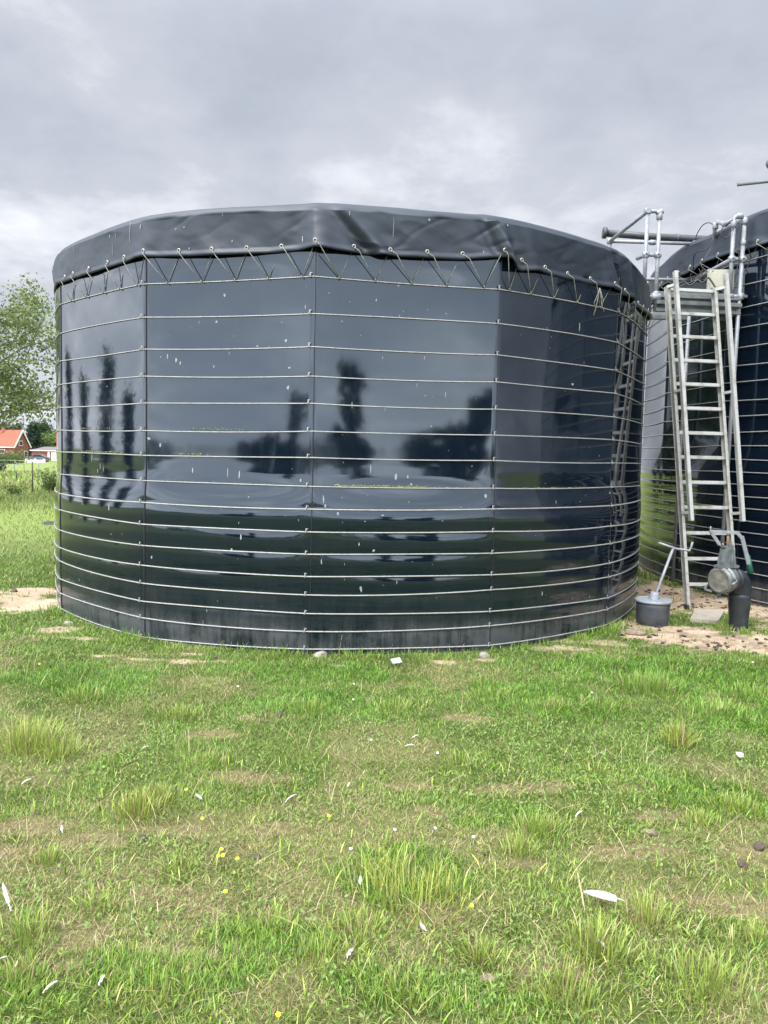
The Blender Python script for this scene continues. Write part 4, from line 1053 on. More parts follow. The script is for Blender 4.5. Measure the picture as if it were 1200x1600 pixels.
# ------------------------------------------------------------------ feathers lost by geese
def feather(px, length, width, rz, label, m_='feather', curl=.25, tilt=.12, lift=.03):
    if length < .1: length *= .8; width *= .66; lift *= .62; curl *= 2.0
    p = at_z(*px); z = float(gheight(np.array([p.x]), np.array([p.y]))[0])+lift
    t = thing('feather', label, 'feather', (p.x, p.y, z), rz, 'feathers in the grass')
    n = 22; V = []; F = []; rg = random.Random(int(px[0]*7+px[1]))
    for i in range(n+1):
        s_ = i/n; x = (s_-.5)*length; w = width*.5*(math.sin(math.pi*min(1, .08+s_*.92))**.55 if s_ < .98 else .25)*(.9+.2*rg.random()) if s_ > .14 else width*.06
        zc = curl*length*.25*(1-(2*s_-1)**2)
        for k in (-1, -.5, 0, .5, 1):
            V.append((x-abs(k)*w*.35, k*w, zc-abs(k)**2*w*.25+rg.uniform(-1, 1)*.0006))
    for i in range(n):
        if rg.random() < .02: continue
        for k in range(4): a = i*5+k; F.append((a, a+1, a+6, a+5))
    m = MB(); m.add(V, F); T_ = Matrix.Rotation(tilt, 4, 'X') @ Matrix.Rotation(tilt*.5, 4, 'Y')
    me = m.mesh('vane', M[m_]); o = link('vane', me, t, False); o.matrix_basis = T_
    m = MB(); m.tube([((s_-.5)*length, 0, curl*length*.25*(1-(2*s_-1)**2)+.001) for s_ in np.linspace(-.1, .95, 10)], [.0019-.0012*s_ for s_ in np.linspace(0, 1, 10)], 5)
    q = link('quill', m.mesh('quill', M['quill']), t, False); q.matrix_basis = T_
feather((941, 1418), .150, .034, math.pi-.12, 'large white goose feather lying flat right of centre', lift=.055, tilt=-.45)
feather((456, 1250), .085, .026, .7, 'white feather with a bare quill pointing down left, in short grass', lift=.04, tilt=-.4)
feather((547, 1507), .05, .034, 1.0, 'fluffy white feather at the bottom centre', lift=.045, tilt=-.5)
feather((1155, 1190), .06, .05, 2.0, 'crumpled white feather towards the right edge of the grass', lift=.05, tilt=-.6)
feather((1052, 1160), .045, .022, 1.8, 'small white feather at the foot of the yellow green tuft', lift=.04, tilt=-.6)
feather((10, 1420), .15, .014, 2.15, 'long thin white quill feather at the left edge', lift=.06, tilt=-.3)
feather((563, 1389), .055, .02, 1.4, 'grey white feather caught in the tall centre tuft', 'feather_grey', lift=.05, tilt=-.6)
feather((660, 1463), .045, .018, 2.0, 'small white feather below and right of the tall centre tuft', lift=.045, tilt=-.6)
feather((228, 1169), .05, .03, .3, 'white down feather in the dry grass at the left', lift=.03, tilt=-.5)
feather((43, 1224), .06, .022, .6, 'white feather in the grass near the left edge, above the twig', lift=.04, tilt=-.5)
feather((97, 1298), .06, .016, 1.9, 'thin forked white feather on bare ground at the left', lift=.04, tilt=-.5)
feather((310, 1247), .06, .02, 2.4, 'white feather sloping beside the yellow buttercup', lift=.04, tilt=-.5)
feather((160, 1545), .045, .028, 1.2, 'white tufted feather at the lower left', lift=.04, tilt=-.6)
feather((80, 1553), .06, .022, .8, 'dull white feather at the bottom left corner', 'feather_grey', lift=.04, tilt=-.5)
feather((5, 1507), .04, .03, .2, 'white down feather cut by the left frame edge', lift=.04, tilt=-.6)
feather((940, 1484), .045, .018, 2.1, 'small upright white feather below the large goose feather', lift=.05, tilt=-.7)
feather((905, 1280), .06, .024, .5, 'wispy white feather in the grass right of centre', 'feather_grey', lift=.035, tilt=-.5)
feather((650, 1150), .05, .02, .4, 'white feather in short grass in the middle distance', lift=.03, tilt=-.4)
feather((641, 1168), .06, .02, -.3, 'dull white feather just nearer than another in the middle distance', 'feather_grey', lift=.03, tilt=-.4)
feather((545, 1230), .04, .026, 1.2, 'tiny white down feather left of centre in the grass', lift=.035, tilt=-.6)

# ------------------------------------------------------------------ small flowers
def flower(px, kind, label, h=.075):
    p = at_z(*px); rg = random.Random(int(px[0]+px[1]*3)); z = float(gheight(np.array([p.x]), np.array([p.y]))[0])
    v = ray(*px); p = p-v*(h/abs(v.z)); z0 = z
    nm = 'buttercup' if kind == 'y' else 'daisy'
    t = thing(nm, label, 'flower', (p.x, p.y, z0), 0, 'wild flowers in the grass')
    top = Vector((p.x, p.y, z0+h)); m = MB(); m.tube([(p.x+rg.uniform(-.02, .02), p.y+.01, z0), top], .0013, 5); m.obj('stalk', M['stem'], t)
    r = .0072 if kind == 'y' else .0065; n = 5 if kind == 'y' else 9; m = MB(); ax = Vector((rg.uniform(-.3, .3), -.5, 1)).normalized(); e1 = ax.orthogonal().normalized(); e2 = ax.cross(e1)
    for k in range(n):
        a = 2*math.pi*k/n; w = math.pi/n*1.05; d0 = e1*math.cos(a)+e2*math.sin(a); s0 = -e1*math.sin(a)+e2*math.cos(a); up = .35 if kind == 'y' else .05
        m.add([top, top+d0*r*.6-s0*r*w*.8+ax*r*up*.4, top+d0*r*1.05-s0*r*w*.5+ax*r*up, top+d0*r*1.05+s0*r*w*.5+ax*r*up, top+d0*r*.6+s0*r*w*.8+ax*r*up*.4], [(0, 1, 2, 3, 4)])
    m.obj('petals', M['petal_y' if kind == 'y' else 'petal_w'], t)
    m = MB(); m.lathe([(.001, .003), (.0028, .002), (.003, 0)], top+ax*.001, ax, 8); m.obj('flower_centre', M['petal_y'], t)
for (px, lab) in [((291, 1226), 'yellow buttercup in dry grass left of centre, farthest back of its kind'), ((316, 1271), 'yellow buttercup standing alone below the sloping white feather'), ((348, 1334), 'largest of the little buttercup cluster at the left'), ((371, 1338), 'buttercup right of the small cluster at the left'), ((346, 1322), 'half open buttercup at the top of the left cluster'), ((341, 1335), 'buttercup hidden behind the largest one of the left cluster'),
                  ((352, 1394), 'yellow buttercup below the left cluster'), ((737, 1412), 'yellow buttercup right of the tall centre tuft'), ((513, 1272), 'yellow flower near the quilled white feather'), ((62, 1040), 'small yellow flower at the left before the tank'), ((434, 1592), 'yellow flower at the bottom edge')]:
    flower(px, 'y', lab)
for (px, lab) in [((580, 1153), 'white daisy in the middle distance left of centre'), ((684, 1172), 'white daisy right of centre in the middle distance'), ((552, 1090), 'white daisy nearer the tank, left of centre'), ((553, 1063), 'white daisy on the flat grass close before the tank'), ((617, 1296), 'small white clover head above the tall tuft'), ((680, 1290), 'small white clover head right of the tall tuft'), ((740, 1302), 'white clover head in dry grass right of centre'), ((548, 1326), 'white clover head left of the tall tuft'),
                  ((1176, 1036), 'tiny white daisy at the sandy edge on the right'), ((372, 1072), 'white daisy left of centre near the tank'), ((925, 1082), 'white daisy in the green turf before the bucket')]:
    flower(px, 'w', lab, .05)

# ------------------------------------------------------------------ grass: every blade its own strip, one mesh nobody could count
def blades(x, y, L_, w, az, lean, tone, droop=.25, z0=None):
    """x,y roots; lean 0 upright .. 1 lying; returns verts and quads"""
    n = len(x); z = gheight(x, y)-.004 if z0 is None else z0
    s_ = np.array([0, .38, .72, 1.0]); ww = np.array([.75, 1.0, .72, .08])
    hx = np.cos(az); hy = np.sin(az)
    hor = lean[:, None]*(s_**1.5)[None]; ver = s_[None]*np.sqrt(np.clip(1-(lean[:, None]*.92)**2, .04, 1))-droop*lean[:, None]*(s_**3)[None]*.6
    cx = x[:, None]+hx[:, None]*hor*L_[:, None]; cy = y[:, None]+hy[:, None]*hor*L_[:, None]; cz = z[:, None]+np.maximum(ver, .05*s_)*L_[:, None]
    # the strip's width lies across its lean, turned a little
    tw = az+math.pi/2+RNG.normal(0, .5, n); px = np.cos(tw)[:, None]*ww*w[:, None]/2; py = np.sin(tw)[:, None]*ww*w[:, None]/2
    V = np.stack([np.stack([cx-px, cy-py, cz], -1), np.stack([cx+px, cy+py, cz], -1)], 2).reshape(n*8, 3)
    b = (np.arange(n)*8)[:, None]
    F = np.concatenate([np.stack([b[:, 0]+2*k, b[:, 0]+2*k+1, b[:, 0]+2*k+3, b[:, 0]+2*k+2], -1) for k in range(3)])
    return V, F, np.repeat(tone, 8, axis=0)
PAL = np.array([(.148, .228, .034), (.205, .282, .042), (.092, .166, .034), (.262, .308, .052), (.156, .230, .050), (.335, .350, .092)])
STRAW = np.array([(.37, .305, .150), (.29, .225, .110), (.44, .375, .21), (.22, .165, .085)])
def tones(n, dryp, lush):
    """one colour per blade: fresh greens, or straw where the sward has dried"""
    k = RNG.choice(len(PAL), n, p=[.27, .25, .14, .17, .10, .07]); c = PAL[k].copy()
    c *= np.array([.89, .95, .92]); c[lush > .5] *= np.array([.86, 1.02, .80])
    c *= RNG.uniform(.50, 1.45, (n, 1)); d = RNG.random(n) < dryp
    c[d] = STRAW[RNG.choice(4, d.sum())]*RNG.uniform(.75, 1.2, (d.sum(), 1)); return np.clip(c, .01, .6)
def keep_ground(x, y):
    d1 = np.hypot(x-T1C[0], y-T1C[1])-(T1R+.03); d2 = np.hypot(x-T2C[0], y-T2C[1])-(T2R+.03)
    return (d1 > 0) & (d2 > 0)
def build_grass():
    VV, FF, TT = [], [], []; base = 0
    def put(r):
        nonlocal base
        V, F, T_ = r; VV.append(V); FF.append(F+base); TT.append(T_); base += len(V)
    def scatter(x0, x1, y0, y1, dens, shape=None):
        n = int((x1-x0)*(y1-y0)*dens); x = RNG.uniform(x0, x1, n); y = RNG.uniform(y0, y1, n); k = keep_ground(x, y)
        if shape is not None: k &= shape(x, y)
        return x[k], y[k]
    wedge = lambda x, y: np.abs(x) < .60*y+.75
    for (y0, y1, dens, ls, ws) in ((1.6, 3.0, 16000, .84, .92), (3.0, 4.4, 12500, .84, .96), (4.4, 6.0, 9000, .86, 1.12), (6.0, 8.0, 5200, .95, 1.5), (8.0, 12.0, 900, 1.4, 2.8)):
        x, y = scatter(-.6*y1-.75, .6*y1+.75, y0, y1, dens, wedge)
        sand, bare, green, dry = masks(x, y)
        thick = .78+.32*green-.14*dry-.15*bare; clump = fbm(x*7, y*7, 55, 3)
        pr = np.clip((thick+.7*(clump-.45))*(1-sand*.985), 0, 1)*(1-bare*.12)
        k = RNG.random(len(x)) < pr*1.25; x, y, green, dry, bare, clump = x[k], y[k], green[k], dry[k], bare[k], clump[k]; n = len(x)
        lush = green*(.5+clump)
        L_ = ls*(.022+.018*RNG.random(n)+.026*clump*RNG.random(n)+.030*lush*RNG.random(n)**1.2)*(1-.30*dry)
        w = ws*RNG.uniform(.0020, .0040, n)*(1-.25*dry); az = fbm(x*1.6, y*1.6, 81, 2)*14+RNG.normal(0, 1.6, n)
        lean = np.clip(RNG.beta(2.6, 1.7, n)+.12*dry, .05, .98)
        put(blades(x, y, L_, w, az, lean, tones(n, np.clip(.07+dry*.28+bare*.28-green*.10, .02, .85), lush)*(1-smooth01((y-3.2)/1.6)[:, None]*np.array([.24, .08, .22])*(1-dry[:, None]*.7))))
        # scattered broad blades, easy to make out one by one
        q = RNG.random(n) < .04*(1-.5*dry)*(y < 4.2); m = int(q.sum())
        put(blades(x[q], y[q], ls*RNG.uniform(.05, .10, m), ws*RNG.uniform(.0038, .0060, m), RNG.uniform(0, 6.28, m), np.clip(RNG.normal(.62, .2, m), .1, .97), tones(m, np.full(m, .08), np.zeros(m))*1.15, .45))
        # dead thatch lying between the blades
        q = RNG.random(n) < (.10+.22*dry); m = int(q.sum())
        put(blades(x[q]+RNG.normal(0, .01, m), y[q]+RNG.normal(0, .01, m), ls*RNG.uniform(.03, .075, m), ws*RNG.uniform(.0014, .0026, m), RNG.uniform(0, 6.28, m), RNG.uniform(.9, .99, m), STRAW[RNG.choice(4, m)]*RNG.uniform(.7, 1.2, (m, 1)), .1))
    # tall tussocks the sheep left standing: seen at (x, y), spread, blades, length, yellowness
    TUS = [((630, 1425), .26, 170, .18, .8), ((600, 1375), .18, 90, .18, .85), ((690, 1400), .16, 80, .15, .7), ((560, 1470), .14, 180, .10, .5), ((500, 1510), .15, 160, .09, .45), ((1058, 1165), .10, 190, .20, .75), ((1010, 1075), .32, 420, .17, .10), ((1120, 1120), .30, 320, .13, .08), ((940, 1110), .22, 180, .12, .15), ((1150, 1270), .17, 330, .085, .45), ((1090, 1290), .12, 160, .08, .4),
           ((45, 1165), .24, 420, .22, .6), ((95, 1180), .16, 180, .16, .5), ((215, 1265), .15, 330, .12, .65), ((250, 1245), .12, 170, .11, .6), ((75, 1345), .08, 120, .08, .4), ((275, 1360), .11, 140, .07, .4), ((840, 1300), .14, 260, .11, .3), ((810, 1330), .10, 130, .12, .4), ((935, 1490), .15, 230, .15, .55), ((1010, 1440), .11, 160, .14, .55), ((880, 1560), .16, 200, .11, .5), ((1100, 1540), .2, 210, .14, .4), ((750, 1500), .09, 110, .11, .5), ((330, 1190), .16, 190, .09, .3), ((480, 1110), .25, 220, .11, .2), ((130, 1090), .25, 260, .11, .2), ((620, 1110), .25, 200, .11, .2),
           ((860, 1110), .2, 200, .11, .2), ((40, 1470), .14, 190, .14, .3), ((20, 1540), .12, 140, .11, .4), ((250, 1560), .2, 180, .08, .4), ((420, 1450), .15, 140, .08, .4), ((1130, 985), .15, 150, .11, .05), ((1165, 990), .10, 80, .10, .05), ((1010, 990), .12, 90, .09, .05), ((960, 990), .14, 150, .13, .1), ((900, 1000), .2, 130, .10, .1), ((820, 1012), .2, 120, .09, .1), ((560, 1030), .3, 170, .08, .15), ((660, 1028), .3, 170, .08, .15), ((440, 1024), .25, 150, .07, .15), ((190, 1005), .2, 130, .07, .1), ((270, 1016), .2, 120, .07, .15), ((1075, 895), .2, 110, .11, .05), ((1010, 880), .18, 110, .12, .05), ((1170, 1090), .25, 220, .12, .1), ((770, 1090), .2, 160, .10, .25), ((280, 1120), .2, 170, .10, .3), ((720, 1190), .15, 120, .08, .3), ((930, 1210), .12, 120, .08, .3), ((1180, 1470), .12, 120, .10, .4), ((620, 1560), .2, 170, .08, .4), ((150, 1420), .12, 110, .08, .5)]
    for (px, sp, n, L0, yel) in TUS:
        c = at_z(*px); n = int(n*1.35); x = c.x+RNG.normal(0, sp*.42, n); y = c.y+RNG.normal(0, sp*.40, n); k = keep_ground(x, y); x, y = x[k], y[k]; n = len(x)
        r = np.hypot(x-c.x, y-c.y)/sp; out_ = np.arctan2(y-c.y, x-c.x)
        L_ = L0*RNG.uniform(.35, 1.0, n)*(1.1-.35*np.clip(r, 0, 1)); w = RNG.uniform(.0026, .0046, n)*(1 if c.y < 4.5 else 1.35)
        az = out_+RNG.normal(0, .9, n); lean = np.clip(.15+.42*np.clip(r, 0, 1.2)+RNG.normal(0, .16, n), .03, .95)
        t_ = np.array([.165, .275, .046])*(1-yel)+np.array([.34, .385, .080])*yel
        tn = t_[None]*RNG.uniform(.62, 1.25, (n, 1))*RNG.uniform(.9, 1.1, (n, 3)); d = RNG.random(n) < .10+.10*yel; tn[d] = STRAW[RNG.choice(4, d.sum())]
        put(blades(x, y, L_, w, az, lean, tn, .45))
    # clover and other small round leaved herbs, in patches
    x, y = scatter(-3.2, 3.4, 1.7, 5.0, 1300, wedge); sand, bare, green, dry = masks(x, y); k = (sand < .3) & (fbm(x*2.2+5, y*2.2, 29, 3) > .53); x, y = x[k], y[k]; n = len(x)
    hc = np.array([.135, .215, .048])*RNG.uniform(.75, 1.3, (n, 1))
    put(blades(x, y, RNG.uniform(.010, .019, n), RNG.uniform(.007, .012, n), RNG.uniform(0, 6.28, n), RNG.uniform(.75, .97, n), hc, .2, gheight(x, y)+RNG.uniform(.006, .028, n)))
    # flowering stalks: thin, pale and taller than the sward
    x, y = scatter(-3.2, 3.4, 1.9, 6.4, 34, wedge); sand, bare, green, dry = masks(x, y); k = (sand < .2) & (fbm(x*1.1, y*1.1, 19, 3) > .42); x, y = x[k], y[k]; n = len(x)
    L_ = RNG.uniform(.10, .20, n); lean = np.clip(RNG.normal(.42, .22, n), .05, .9); az = RNG.uniform(0, 6.28, n); tn = np.array([.33, .33, .12])*RNG.uniform(.7, 1.25, (n, 1))
    put(blades(x, y, L_, np.full(n, .0019), az, lean, tn, .3))
    for j in range(5):      # seed heads near the tips
        s_ = .74+.06*j; hx = x+np.cos(az)*lean*s_**1.5*L_; hy = y+np.sin(az)*lean*s_**1.5*L_; hz = gheight(x, y)-.004+(s_*np.sqrt(np.clip(1-(lean*.92)**2, .04, 1))-.3*lean*s_**3*.6)*L_
        put(blades(hx, hy, RNG.uniform(.008, .014, n), np.full(n, .0026), az+RNG.normal(0, .8, n), RNG.uniform(.2, .8, n), tn*1.1, .1, hz))
    # a fringe of longer grass the mower cannot reach, along the foot of the tank
    n = 5200; a = RNG.uniform(-1.75, 1.45, n); r = T1R*math.cos(STEP/2)/np.cos(((a-T1PH) % STEP)-STEP/2)+.06+np.abs(RNG.normal(0, .07, n)); x = T1C[0]+np.sin(a)*r; y = T1C[1]-np.cos(a)*r
    pt = fbm(a*5, a*0+3, 23, 3); k = (RNG.random(n) < smooth01((pt-.36)/.22)*.9+.08) & keep_ground(x, y) & (masks(x, y)[0] < .75); x, y, pt = x[k], y[k], pt[k]; n = len(x)
    put(blades(x, y, RNG.uniform(.03, .11, n)*(.55+.9*pt), RNG.uniform(.0035, .006, n), RNG.uniform(0, 6.28, n), np.clip(RNG.normal(.4, .2, n), .05, .9), tones(n, np.full(n, .08), np.full(n, .6)), .4))
    # long dry stems lying on top
    x, y = scatter(-3.0, 3.2, 1.9, 6.0, 26, wedge); sand = masks(x, y)[0]; k = sand < .3; x, y = x[k], y[k]; n = len(x)
    put(blades(x, y, RNG.uniform(.08, .2, n), np.full(n, .0022), RNG.uniform(0, 6.28, n), RNG.uniform(.86, .97, n), STRAW[RNG.choice([0, 2], n)]*RNG.uniform(.9, 1.25, (n, 1)), .05, gheight(x, y)+.018))
    # rougher sward of the meadow beyond, left of the tank and in the gap between the tanks
    for (y0, y1, dens, L0, w0) in ((7.0, 12, 900, .06, .008), (12, 20, 260, .10, .014), (20, 34, 90, .20, .024), (34, 70, 16, .30, .06)):
        x, y = scatter(-.66*y1, -.30*y0, y0, y1, dens, lambda x, y: (x < -.34*y) & (x > -.66*y)); sand, bare, green, dry = masks(x, y)
        wild = smooth01((fbm(x*.12, y*.12, 61, 4)-.47)/.12)*smooth01((y-22)/6)*smooth01((40-y)/6)
        k = RNG.random(len(x)) < (1-sand*.97)*(.55+.45*wild); x, y, wild = x[k], y[k], wild[k]; n = len(x)
        L_ = L0*RNG.uniform(.35, 1.0, n)*(1+1.6*wild); tn = np.array([.17, .235, .058])*RNG.uniform(.65, 1.3, (n, 1)); d = RNG.random(n) < .10+.40*wild; tn[d] = np.array([.31, .24, .12])*RNG.uniform(.7, 1.2, (d.sum(), 1))
        put(blades(x, y, L_, w0*RNG.uniform(.6, 1.2, n), RNG.uniform(0, 6.28, n), np.clip(RNG.normal(.5, .22, n), .05, .95), tn, .2))
    x, y = scatter(2.9, 5.0, 9.5, 22, 420, lambda x, y: (x < .42*y) & (x > .20*y)); sand = masks(x, y)[0]; k = RNG.random(len(x)) < 1-sand*.99; x, y = x[k], y[k]; n = len(x)
    put(blades(x, y, RNG.uniform(.05, .13, n), RNG.uniform(.006, .012, n), RNG.uniform(0, 6.28, n), RNG.uniform(.2, .9, n), tones(n, np.full(n, .1), np.zeros(n)), .2))
    me = np_mesh('grass', np.concatenate(VV), np.concatenate(FF), M['grass'], False, attr={'tone': np.concatenate(TT)})
    tag(link('grass', me), kind='stuff'); print('blade verts', base)
build_grass()
# crumbs of dead leaf and bark strewn over the sand
def build_litter():
    n = 900; rg = np.random.default_rng(77); x = rg.uniform(2.3, 5.2, n); y = rg.uniform(6.9, 10.2, n); s_ = masks(x, y)[0]; cl = fbm(x*5, y*8, 91, 3)
    k = (s_ > .6) & (rg.random(n) < smooth01((cl-.45)/.15)+.12) & keep_ground(x, y); x, y = x[k], y[k]; m = MB()
    for a, b in zip(x, y):
        L_ = rg.uniform(.012, .05); w = rg.uniform(.006, .016); q = rg.uniform(0, 6.28); z = float(gheight(np.array([a]), np.array([b]))[0])+.006
        P_ = [(a+math.cos(q+t)*r_, b+math.sin(q+t)*r_, z+h) for t, r_, h in ((0, L_, .004), (1.3, w, .012), (2.6, L_*.7, .002), (3.6, L_*.8, .006), (4.7, w, .001), (5.6, L_*.6, .008))]
        m.add(P_+[(p[0], p[1], p[2]-.006) for p in P_], [tuple(range(6)), tuple(range(11, 5, -1))], False)
    tag(m.obj('leaf_litter', mat('dead_leaf_litter', (.045, .032, .024), .95, noise=(30, (.11, .075, .05), .4, .7))), kind='stuff')
build_litter()

# ------------------------------------------------------------------ trees and shrubs
def leaf_cloud(cent, sig, n, size, pal, seed, flat=.75):
    rg = np.random.default_rng(seed); k = rg.integers(0, len(cent), n); C_ = np.asarray(cent)[k]+rg.normal(0, 1, (n, 3))*np.asarray(sig)
    a = rg.normal(0, 1, (n, 3)); a /= np.linalg.norm(a, axis=1)[:, None]; b = rg.normal(0, 1, (n, 3)); b = np.cross(a, b); b /= np.linalg.norm(b, axis=1)[:, None]+1e-9
    s_ = size*rg.uniform(.55, 1.25, (n, 1)); a = a*s_; b = b*s_*.58
    V = np.stack([C_-a*.5, C_+b*.5+a*.05, C_+a*.5, C_-b*.5+a*.05], 1).reshape(-1, 3); F = np.arange(n*4).reshape(n, 4)
    clump = rg.uniform(.72, 1.25, len(cent))[k]; T_ = np.asarray(pal)[rg.integers(0, len(pal), n)]*rg.uniform(.75, 1.25, (n, 1))*clump[:, None]
    return V, F, np.repeat(T_, 4, axis=0)
def tree(name, label, base, h, spread, crown0, nleaf, size, pal, seed, cat='tree', group=None, shape='round', limbs=11, subs=7, sig=.45, trunk_r=.16):
    base = Vector(base); base.z = float(gheight(np.array([base.x]), np.array([base.y]))[0])-(.85*float(smooth01(np.array([(base.length-45)/60]))[0]) if False else 0)
    t = thing(name, label, cat, tuple(base), 0, group); rg = random.Random(seed); m = MB(); tips = []
    top = base+Vector((rg.uniform(-.2, .2), rg.uniform(-.2, .2), h*.86))
    tp = [base+(top-base)*s_+Vector((math.sin(s_*5+seed)*.05*h*.1, math.cos(s_*4+seed)*.05*h*.1, 0)) for s_ in np.linspace(0, 1, 7)]
    m.tube(tp, [trunk_r*(1-.85*s_)+.012 for s_ in np.linspace(0, 1, 7)], 8)
    for i in range(limbs):
        f = crown0+(.97-crown0)*(i+.5)/limbs; p = base+(top-base)*f; a = i*2.4+rg.uniform(-.4, .4)
        q = (f-crown0)/(1-crown0)
        prof = {'round': math.sin(math.pi*min(1, .18+.80*q))**.7, 'cone': 1.05-q, 'column': .55+.45*math.sin(math.pi*q)}[shape]
        ln = spread*prof*rg.uniform(.75, 1.1); rise = {'round': .35+.5*q, 'cone': -.05, 'column': 1.6}[shape]
        e = p+Vector((math.cos(a)*ln, math.sin(a)*ln, ln*rise)); mid = (p+e)/2+Vector((0, 0, ln*.10))
        m.tube([p, mid, e], [trunk_r*.38*(1-f*.5), trunk_r*.2*(1-f*.5), .008], 6)
        for j in range(subs):
            s_ = rg.uniform(.28, 1.0); b0 = p+(e-p)*s_; ll = ln*.42*rg.uniform(.5, 1.1); b = a+rg.uniform(-1.5, 1.5); d = Vector((math.cos(b), math.sin(b), rg.uniform(-.1, .75)))*ll
            m.tube([b0, b0+d*.5+Vector((0, 0, ll*.06)), b0+d], [trunk_r*.10, trunk_r*.07, .005], 4, False)
            for s2 in (.45, .75, 1.0): tips.append(b0+d*s2)
        tips.append(e)
    m.obj('trunk', M['bark'], t)
    V, F, T_ = leaf_cloud([tuple(p) for p in tips], (sig, sig, sig*.8), nleaf, size, pal, seed+3)
    link('crown', np_mesh('crown', V, F, M['leaf'], False, attr={'tone': T_}), t); return t
G1 = [(.15, .205, .065), (.19, .25, .085), (.11, .155, .055), (.24, .27, .12)]
G2 = [(.045, .075, .030), (.06, .095, .035), (.035, .06, .028)]
G3 = [(.09, .15, .035), (.12, .18, .05), (.07, .12, .03)]
CON = [(.028, .050, .030), (.038, .065, .038), (.022, .04, .026)]
p = at_y(-70, 700, 24); tree('birch_tree', 'large airy light green tree beside the tank, its crown over the brick house', (p.x, p.y, 0), 6.3, 3.9, .36, 25000, .125, G1, 3, limbs=20, subs=11, sig=.22, trunk_r=.17)
def far(px, Y): q = at_y(px, 705, Y); return (q.x, q.y, 0)
tree('conifer', 'dark green conifer between the brick house and the garage', far(50, 205), 10.5, 3.4, .05, 5200, .62, CON, 5, shape='cone', limbs=22, subs=5, sig=.5, trunk_r=.25)
tree('broadleaf_tree', 'bright green bushy tree behind the left end of the garage roof', far(61, 225), 6.6, 3.2, .12, 3200, .6, G3, 6, group='trees behind the houses', sig=.7)
tree('broadleaf_tree', 'pale green tree behind the garage, next to the tank edge', far(74, 228), 5.6, 3.4, .12, 3200, .6, G1, 7, group='trees behind the houses', sig=.7)
tree('broadleaf_tree', 'dark round tree whose crown rises above the garage', far(66, 240), 11.2, 3.0, .3, 3600, .6, G2, 8, group='trees behind the houses', sig=.7)
tree('broadleaf_tree', 'tall dark tree behind the orange roof of the brick house', far(10, 235), 9.5, 4.6, .2, 4200, .65, G2, 9, group='trees behind the houses', sig=.8)
tree('broadleaf_tree', 'green tree hidden mostly by the tank, right of the garage', far(98, 232), 7.5, 4.0, .12, 3400, .65, G3, 10, group='trees behind the houses', sig=.8)
def shrub(name, label, base, r, h, n, size, pal, seed, group=None, cat='shrub'):
    b = Vector(base); b.z = float(gheight(np.array([b.x]), np.array([b.y]))[0]); t = thing(name, label, cat, tuple(b), 0, group); rg = random.Random(seed); m = MB(); tips = []
    for i in range(12):
        a = i*2.4; l = r*rg.uniform(.3, 1); e = b+Vector((math.cos(a)*l, math.sin(a)*l, h*rg.uniform(.45, 1.0))); m.tube([b, (b+e)/2+Vector((0, 0, h*.1)), e], [.012*r+.004, .008*r+.003, .003], 5, False); tips += [e, b+(e-b)*.6, b+(e-b)*.35]
    m.obj('stem', M['bark'], t); V, F, T_ = leaf_cloud([tuple(p) for p in tips], (r*.28, r*.28, h*.16), n, size, pal, seed)
    V[:, 2] = np.maximum(V[:, 2], b.z+.01); link('foliage', np_mesh('foliage', V, F, M['leaf'], False, attr={'tone': T_}), t)
q = at_z(78, 770); shrub('shrub', 'leafy green weed bush beside the left edge of the tank', (q.x, q.y, 0), .42, .85, 700, .10, G3, 21)
q = at_z(20, 772); shrub('weed', 'low yellow green weed in the rough meadow at the left', (q.x, q.y, 0), .35, .35, 300, .09, G3, 22, cat='weed')
shrub('shrub', 'dark bush cut by the left frame edge before the white fence', far(-3, 62), .75, 1.05, 700, .14, G2, 23)
for i, (px, Y, r, h, lab) in enumerate([(4, 122, 1.5, 1.5, 'clipped green bush under the brick house wall at the left edge'), (14, 124, 1.2, 1.2, 'low dark green bush in front of the brick house'), (25, 121, 1.5, 1.9, 'rounded green bush below the gable of the brick house')]):
    shrub('shrub', lab, far(px, Y), r, h, 900, .26, G2 if i == 1 else G3, 24+i, 'bushes before the brick house')

